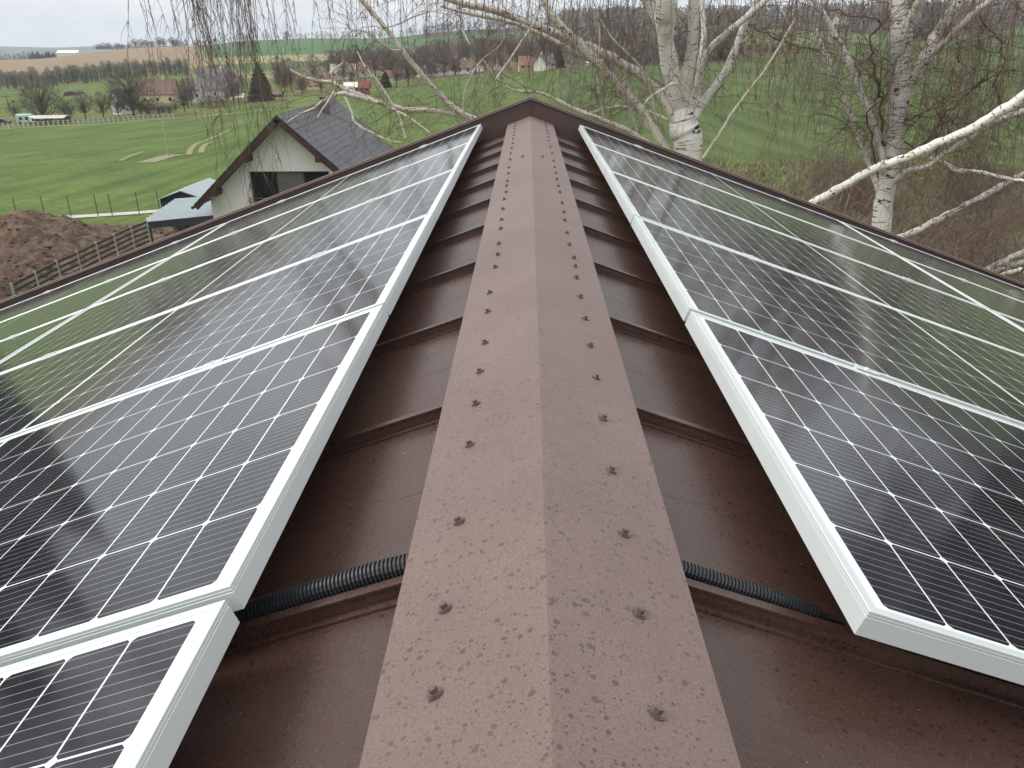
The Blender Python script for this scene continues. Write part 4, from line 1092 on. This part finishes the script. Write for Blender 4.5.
for o in P_round+P_slim+P_pine+P_bush:      # drop kinds that were never placed
    if o.as_pointer() not in usedt:
        for ch in [x for x in bpy.data.objects if x.parent == o]: bpy.data.objects.remove(ch)
        bpy.data.objects.remove(o)
def place(proto, azd, r, h, label, cat, group=None, name=None, wx=1.0):
    key = proto.as_pointer(); o = proto if key not in usedt else copy_tree(proto); usedt.add(key)
    az = radians(azd); p = Vector((CAM.x+r*sin(az), CAM.y+r*cos(az), 0)); p.z = gxy(p.x, p.y); k = h/BASEH[key]
    o.location = p; o.rotation_euler = (0,0,rt.uniform(0,6.28)); o.scale = (k*wx, k*wx, k)
    if name: o.name = name
    if 'group' in o.keys(): del o['group']
    return tag(o, label, cat, group)
# the garden trees beside the house that the panels mirror
def garden_tree(seed, h=12):
    rnd = random.Random(seed); root = empty('garden_tree'); tr = MB(); cr_ = MB()
    P = [Vector((0,0,-.3))]
    for i in range(8): P.append(P[-1]+Vector((rnd.gauss(0,.12), rnd.gauss(0,.12), h*.11)))
    tr.tube(P, [.22*(1-.11*i) for i in range(9)], 8)
    for _ in range(34):
        i = rnd.randint(2, 7); a = rnd.uniform(0, 6.28)
        grow(cr_, P[i], Vector((cos(a), sin(a), rnd.uniform(.3,1.2))), h*rnd.uniform(.2,.42), .05, 2, -.05, rnd, 6, .16)
    tr.build('trunk', M_trunk, root, True); cr_.build('crown', M_trunk, root); BASEH[root.as_pointer()] = h*.88; return root
GT = [garden_tree(k) for k in (1, 2)]
for k, (azd, r, h) in enumerate(((-47.5,34,11),(-51,30,13),(-55,27,14),(-60,25,15))):
    place(GT[k % 2], azd, r, h, 'tall bare garden tree mirrored in the left panels', T, 'garden trees mirrored in the left panels', 'garden_tree', 1.0)
for azd, r, h in ((-43.5,45,14.5),(-47.5,43,16),(-52,38,16),(-58,30,14)):
    place(P_pine[0], azd, r, h, 'dark spruce among the garden trees mirrored in the left panels', T, 'spruces mirrored in the left panels', 'spruce', 1.2)
for azd, r, h in ((44.5,42,13.5),(49,38,15)):
    place(P_pine[0], azd, r, h, 'dark spruce among the garden trees mirrored in the right panels', T, 'spruces mirrored in the right panels', 'spruce', 1.2)
for k, (azd, r, h) in enumerate(((43,30,14),(48,33,16),(52,24,17),(57,28,17),(63,24,17))):
    place(GT[k % 2], azd, r, h, 'tall bare garden tree mirrored in the right panels', T, 'garden trees mirrored in the right panels', 'garden_tree', 1.0)
# far woods: masses
def wood(name, spec, n, hmin, hmax, mat, label, seed):
    rnd = random.Random(seed); mb = MB()
    for _ in range(n):
        a, b_, r0, r1 = rnd.choice(spec); px = rnd.uniform(a, b_); r = math.sqrt(rnd.uniform(r0*r0, r1*r1))
        az = azof(px); x, y = CAM.x+r*sin(az), CAM.y+r*cos(az); z = gxy(x, y); h = rnd.uniform(hmin, hmax)
        for k in range(16):
            an = rnd.uniform(0, 6.28); t = rnd.uniform(.15, 1); rad = h*.30*math.sqrt(max(0, 1-((t-.55)/.5)**2))*rnd.uniform(.3,1)
            c = Vector((x+rad*cos(an), y+rad*sin(an), z+h*t*.85)); s_ = Vector((-sin(an), cos(an), 0))*h*.05; d = Vector((cos(an)*.05, sin(an)*.05, .16))*h*rnd.uniform(.6,1.3)
            mb.poly([c-s_, c+s_, c+d+s_*rnd.uniform(-1,1)])
        mb.poly([(x-h*.02,y,z),(x+h*.02,y,z),(x,y,z+h*.7)])
    o = mb.build(name, mat); tag(o, label, 'wood', kind='stuff')
wood('far_wood', [(425,1300,1100,1480),(560,760,600,1450),(735,1300,820,1450),(860,1300,640,1100),(600,735,345,800)], 4200, 11, 18, M_wood, 'bare brown woodland covering the far hill', 1)
wood('hillside_wood', [(425,560,520,760),(330,430,430,640)], 700, 6, 10, M_crown2, 'purplish bare trees on the slope behind the village', 2)
wood('budding_wood', [(560,740,380,900)], 900, 9, 14, M_belt, 'pale greenish young wood at the foot of the far hill', 5)
wood('horizon_wood', [(175,430,1290,1350),(-60,60,1340,1500),(100,200,1320,1420)], 500, 7, 13, M_wood, 'trees along the crest of the left fields', 3)

# ------------------------------------------------------------------ village buildings
def cottage(px, py, wpx, hpx, rz, rcol, wcol, label, r=None, ratio=.7, roofh=.5, name='village_house', cat='house', chim=True):
    p = ground_at(px, py) if r is None else at(px, py, r)
    if r is not None: p.z = gxy(p.x, p.y)
    d = (p-CAM).length; W = wpx*d/FPX; H = hpx*d/FPX; Dp = W*ratio; hw = H*(1-roofh)
    root = empty(name, p, rz, label=label, cat=cat)
    key = str(wcol); mw = bpy.data.materials.get('wall_'+key) or simple('wall_'+key, wcol, .9, .1, .5)
    kr = str(rcol); mr = bpy.data.materials.get('roof_'+kr) or simple('roof_'+kr, rcol, .8, .25, .6)
    mb = MB(); mb.box((-W/2,-Dp/2,-1.5),(W/2,Dp/2,hw)); mb.prism([(-W/2,-Dp/2,hw),(-W/2,Dp/2,hw),(-W/2,0,H-.15)], (0,0,0), (W,0,0)); mb.build('wall', mw, root)
    mb = MB()
    for s in (-1,1):
        e = Dp/2+.35; zz_ = hw-.35*(H-hw)/(Dp/2)
        mb.prism([(0,0,H),(0,s*e,zz_),(0,s*e,zz_-.15),(0,0,H-.15)], (-W/2-.3,0,0), (W/2+.3,0,0))
    rf = mb.build('roof', mr, root)
    if chim:
        mb = MB(); mb.box((W*.15,-.3,H-.5),(W*.15+.6,.3,H+.8)); mb.build('chimney', mw, rf)
    nw = max(2, int(W/3))
    for i in range(nw):
        x = -W/2+W*(i+.5)/nw; mb = MB(); wh = min(1.2, hw*.4); zb = hw*.4
        mb.box((x-.5,-Dp/2-.04,zb),(x+.5,-Dp/2-.005,zb+wh)); f = mb.build('window', bpy.data.materials.get('sash') or simple('sash', (.6,.6,.6), .6, .05, 2), root)
        mb = MB(); mb.box((x-.42,-Dp/2-.055,zb+.08),(x+.42,-Dp/2-.045,zb+wh-.08)); mb.build('pane', M_glass, f)
    return root
GREY=(.14,.13,.13); RED=(.15,.09,.07); ORG=(.25,.12,.08); WH=(.6,.58,.53); YEL=(.58,.5,.3); DK=(.05,.045,.04)
cottage(161, 106, 30, 22, .25, RED, YEL, 'cream village house with long reddish brown roof')
cottage(175, 104, 13, 15, 1.5, RED, YEL, 'yellow gabled wing at the right of the reddish roofed house', ratio=.9, chim=False)
cottage(124, 114, 14, 20, 1.2, DK, WH, 'dark steep roofed cottage half hidden by the big bare tree')
cottage(219, 100, 30, 26, .1, GREY, WH, 'long barn with worn grey roof left of the conifer', roofh=.6)
cottage(222, 94, 30, 20, .1, ORG, WH, 'orange roofed house just behind the grey barn', roofh=.5)
cottage(196, 103, 12, 16, .1, GREY, WH, 'small white house with flat grey roof behind hanging twigs', roofh=.25)
cottage(274, 97, 15, 6, .1, RED, DK, 'low hut with red roof right of the conifer', roofh=.5, name='garden_hut', cat='hut', chim=False)
cottage(241, 99, 6, 5, .0, WH, WH, 'tiny white shed left of the conifer', name='garden_hut', cat='hut', chim=False)
cottage(344, 75, 22, 13, .1, (.5,.48,.44), WH, 'white house with pale roof in the middle of the village', r=400)
cottage(368, 76, 16, 13, .1, ORG, WH, 'orange roofed house right of the pale roofed white one', r=410)
cottage(388, 75, 14, 13, -.1, ORG, WH, 'orange roofed house with smaller roof further right', r=420)
cottage(393, 85, 14, 10, .1, ORG, WH, 'low terracotta roofed bungalow below the orange roofs', r=345)
cottage(354, 95, 15, 11, .05, WH, WH, 'white shed with pale roof on the field edge behind the branch tips', roofh=.3, name='farm_shed', cat='shed', chim=False)
cottage(365, 95, 9, 13, .05, (.2,.06,.045), (.2,.06,.045), 'dark red gabled shed against the white one', roofh=.4, name='farm_shed', cat='shed', chim=False)
for k, (px, py, wp, hp_, rc) in enumerate(((313,80,10,8,ORG),(300,84,9,7,RED),(327,72,10,7,ORG),(410,72,12,8,ORG),(424,76,10,8,RED),(403,80,9,7,GREY),(376,68,9,6,RED),(480,72,9,7,ORG),(498,70,9,7,RED))):
    cottage(px, py, wp, hp_, .1+.2*k, rc, WH, ['terracotta','dull red','small orange','long orange','maroon','slate','brick','rusty','brownish'][k]+' roofed village house half hidden by bare trees, '+['left of the yellow bush','left edge of the village','above the yellow bush','right of the terracotta bungalow','right end before the bough','below the long orange roof','behind the orange roofs','above the ridge, left','above the ridge, middle'][k], r=[330,320,380,370,360,345,450,360,370][k])
cottage(461, 73, 22, 12, 0, RED, WH, 'house with dull red roof above the ridge left side', r=340)
cottage(441, 75, 14, 10, 0, GREY, WH, 'small grey roofed house left of the dull red roof', r=345)
cottage(525, 73, 12, 13, .2, ORG, (.45,.28,.15), 'orange house left of the white gabled one beside the dark conifer', r=330)
cottage(541, 73, 14, 14, 1.4, GREY, WH, 'white gabled house with grey roof beside the dark conifer', r=325, ratio=.8)
cottage(549, 72, 12, 11, .1, GREY, WH, 'low grey roofed annex right of the white gabled house', r=335)
cottage(594, 67, 14, 5, 0, WH, WH, 'low white building at the wood edge', r=350, name='farm_shed', cat='shed', chim=False)
cottage(70, 57, 16, 4, .2, WH, WH, 'distant white farm on the crest of the brown field', r=1280, chim=False)
cottage(108, 54, 14, 3, .2, DK, WH, 'distant dark roofed barn on the crest of the brown field', r=1290, chim=False)
cottage(843, 16, 12, 8, .2, RED, WH, 'distant reddish roofed farm at the edge of the hill wood', r=900, chim=False)
# paddock sheds, trailer, cars
cottage(54, 124, 22, 7, .15, (.45,.42,.36), DK, 'long open paddock shelter with pale roof', roofh=.2, name='paddock_shelter', cat='shed', chim=False)
def trailer(px, py, wpx, hpx, col_, label):
    p = ground_at(px, py); d = (p-CAM).length; W = wpx*d/FPX; H = hpx*d/FPX
    root = empty('trailer', p, .1, label=label, cat='trailer')
    mb = MB(); mb.box((-W/2,-1.1,.6),(W/2,1.1,H)); mb.prism([(-W/2,-1.1,H),(-W/2,1.1,H),(-W/2,.6,H+.25),(-W/2,-.6,H+.25)],(0,0,0),(W,0,0)); mb.build('body', simple('body_'+label[:6], col_, .5, .1, 1), root)
    for x in (-W*.3, W*.3):
        mb = MB(); mb.prism([(x+.42*cos(a), 0, .42+.42*sin(a)) for a in np.linspace(0, 2*pi, 14)[:-1]], (0,-1.2,0), (0,-.95,0)); mb.build('wheel', M_rubber, root)
    mb = MB(); mb.box((-W*.3,-1.13,H*.5),(-W*.1,-1.103,H*.8)); mb.box((W*.1,-1.13,H*.5),(W*.3,-1.103,H*.8)); mb.build('window', M_glass, root)
trailer(27, 124, 12, 7, (.35,.45,.40), 'pale green trailer under the big bare tree')
trailer(39, 124.5, 10, 6, (.55,.58,.62), 'whitish trailer between the green one and the shelter')
def car(px, py, col_, label, rz=.1):
    p = ground_at(px, py); root = empty('parked_car', p, rz, label=label, cat='car')
    mb = MB(); pr = [(-2.1,0,.35),(2.1,0,.35),(2.15,0,.75),(1.3,0,.9),(.8,0,1.4),(-1.1,0,1.42),(-1.8,0,.95),(-2.15,0,.85)]
    mb.prism(pr, (0,-.85,0), (0,.85,0)); mb.build('body', simple('paint_'+label[:8], col_, .3, .05, 2), root)
    for x in (-1.3, 1.3):
        for s in (-.9, .68):
            mb = MB(); mb.prism([(x+.33*cos(a), 0, .33+.33*sin(a)) for a in np.linspace(0, 2*pi, 14)[:-1]], (0,s,0), (0,s+.22,0)); mb.build('wheel', M_rubber, root)
    mb = MB(); mb.prism([(1.15,0,.92),(.75,0,1.33),(-1.0,0,1.35),(-1.5,0,.98)], (0,-.86,0), (0,-.853,0)); mb.build('window', M_glass, root)
car(2, 124.5, (.03,.03,.035), 'dark car parked at the left picture edge by the paddock')
# paddock fence
fx = [ground_at(x, float(np.interp(x,[0,60,110,160,180],[129,126,123,120,119]))) for x in range(-6, 176, 5)]
pfn = empty('paddock_fence', fx[0], label='pale post fence along the far edge of the green field', cat='fence')
M_pp = simple('pale_fence_post', (.42,.40,.36), .8, .1, 1)
for p in fx:
    mb = MB(); mb.box((p.x-.10,p.y-.10,p.z-.3),(p.x+.10,p.y+.10,p.z+1.3)); loc_child(mb, 'post', M_pp, pfn)
for z in (.7, 1.2):
    mb = MB(); mb.tube([p+Vector((0,0,z)) for p in fx], .03, 4); loc_child(mb, 'rail', M_pp, pfn)
# dug-out heap in the far green field
p = ground_at(76, 95); mb = MB()
mb.prism([(p.x-4.2,p.y,p.z-1),(p.x-3.2,p.y,p.z+1.2),(p.x-.6,p.y,p.z+1.7),(p.x+2,p.y,p.z+1.1),(p.x+4.6,p.y,p.z-1)], (0,-3,0), (0,3,0))
tag(mb.build('manure_heap', simple('heap', (.06,.04,.03), .95, .3, .5)), 'dark heap lying in the far green field', 'heap')

# ------------------------------------------------------------------ air
mb = MB(); mb.box((-9300,-9300,-130),(9300,9300,140))
hz = mb.build('haze', None); hz.data.materials.clear()
m = bpy.data.materials.new('haze_air'); m.use_nodes = True; t = m.node_tree; t.nodes.clear()
pv = N(t, 'ShaderNodeVolumePrincipled'); pv.inputs['Color'].default_value = (.86,.92,1,1); pv.inputs['Density'].default_value = .00015; pv.inputs['Anisotropy'].default_value = .2
ou = N(t, 'ShaderNodeOutputMaterial'); t.links.new(pv.outputs[0], ou.inputs['Volume']); hz.data.materials.append(m)
tag(hz, 'thin pale haze over the landscape', 'haze', kind='stuff')
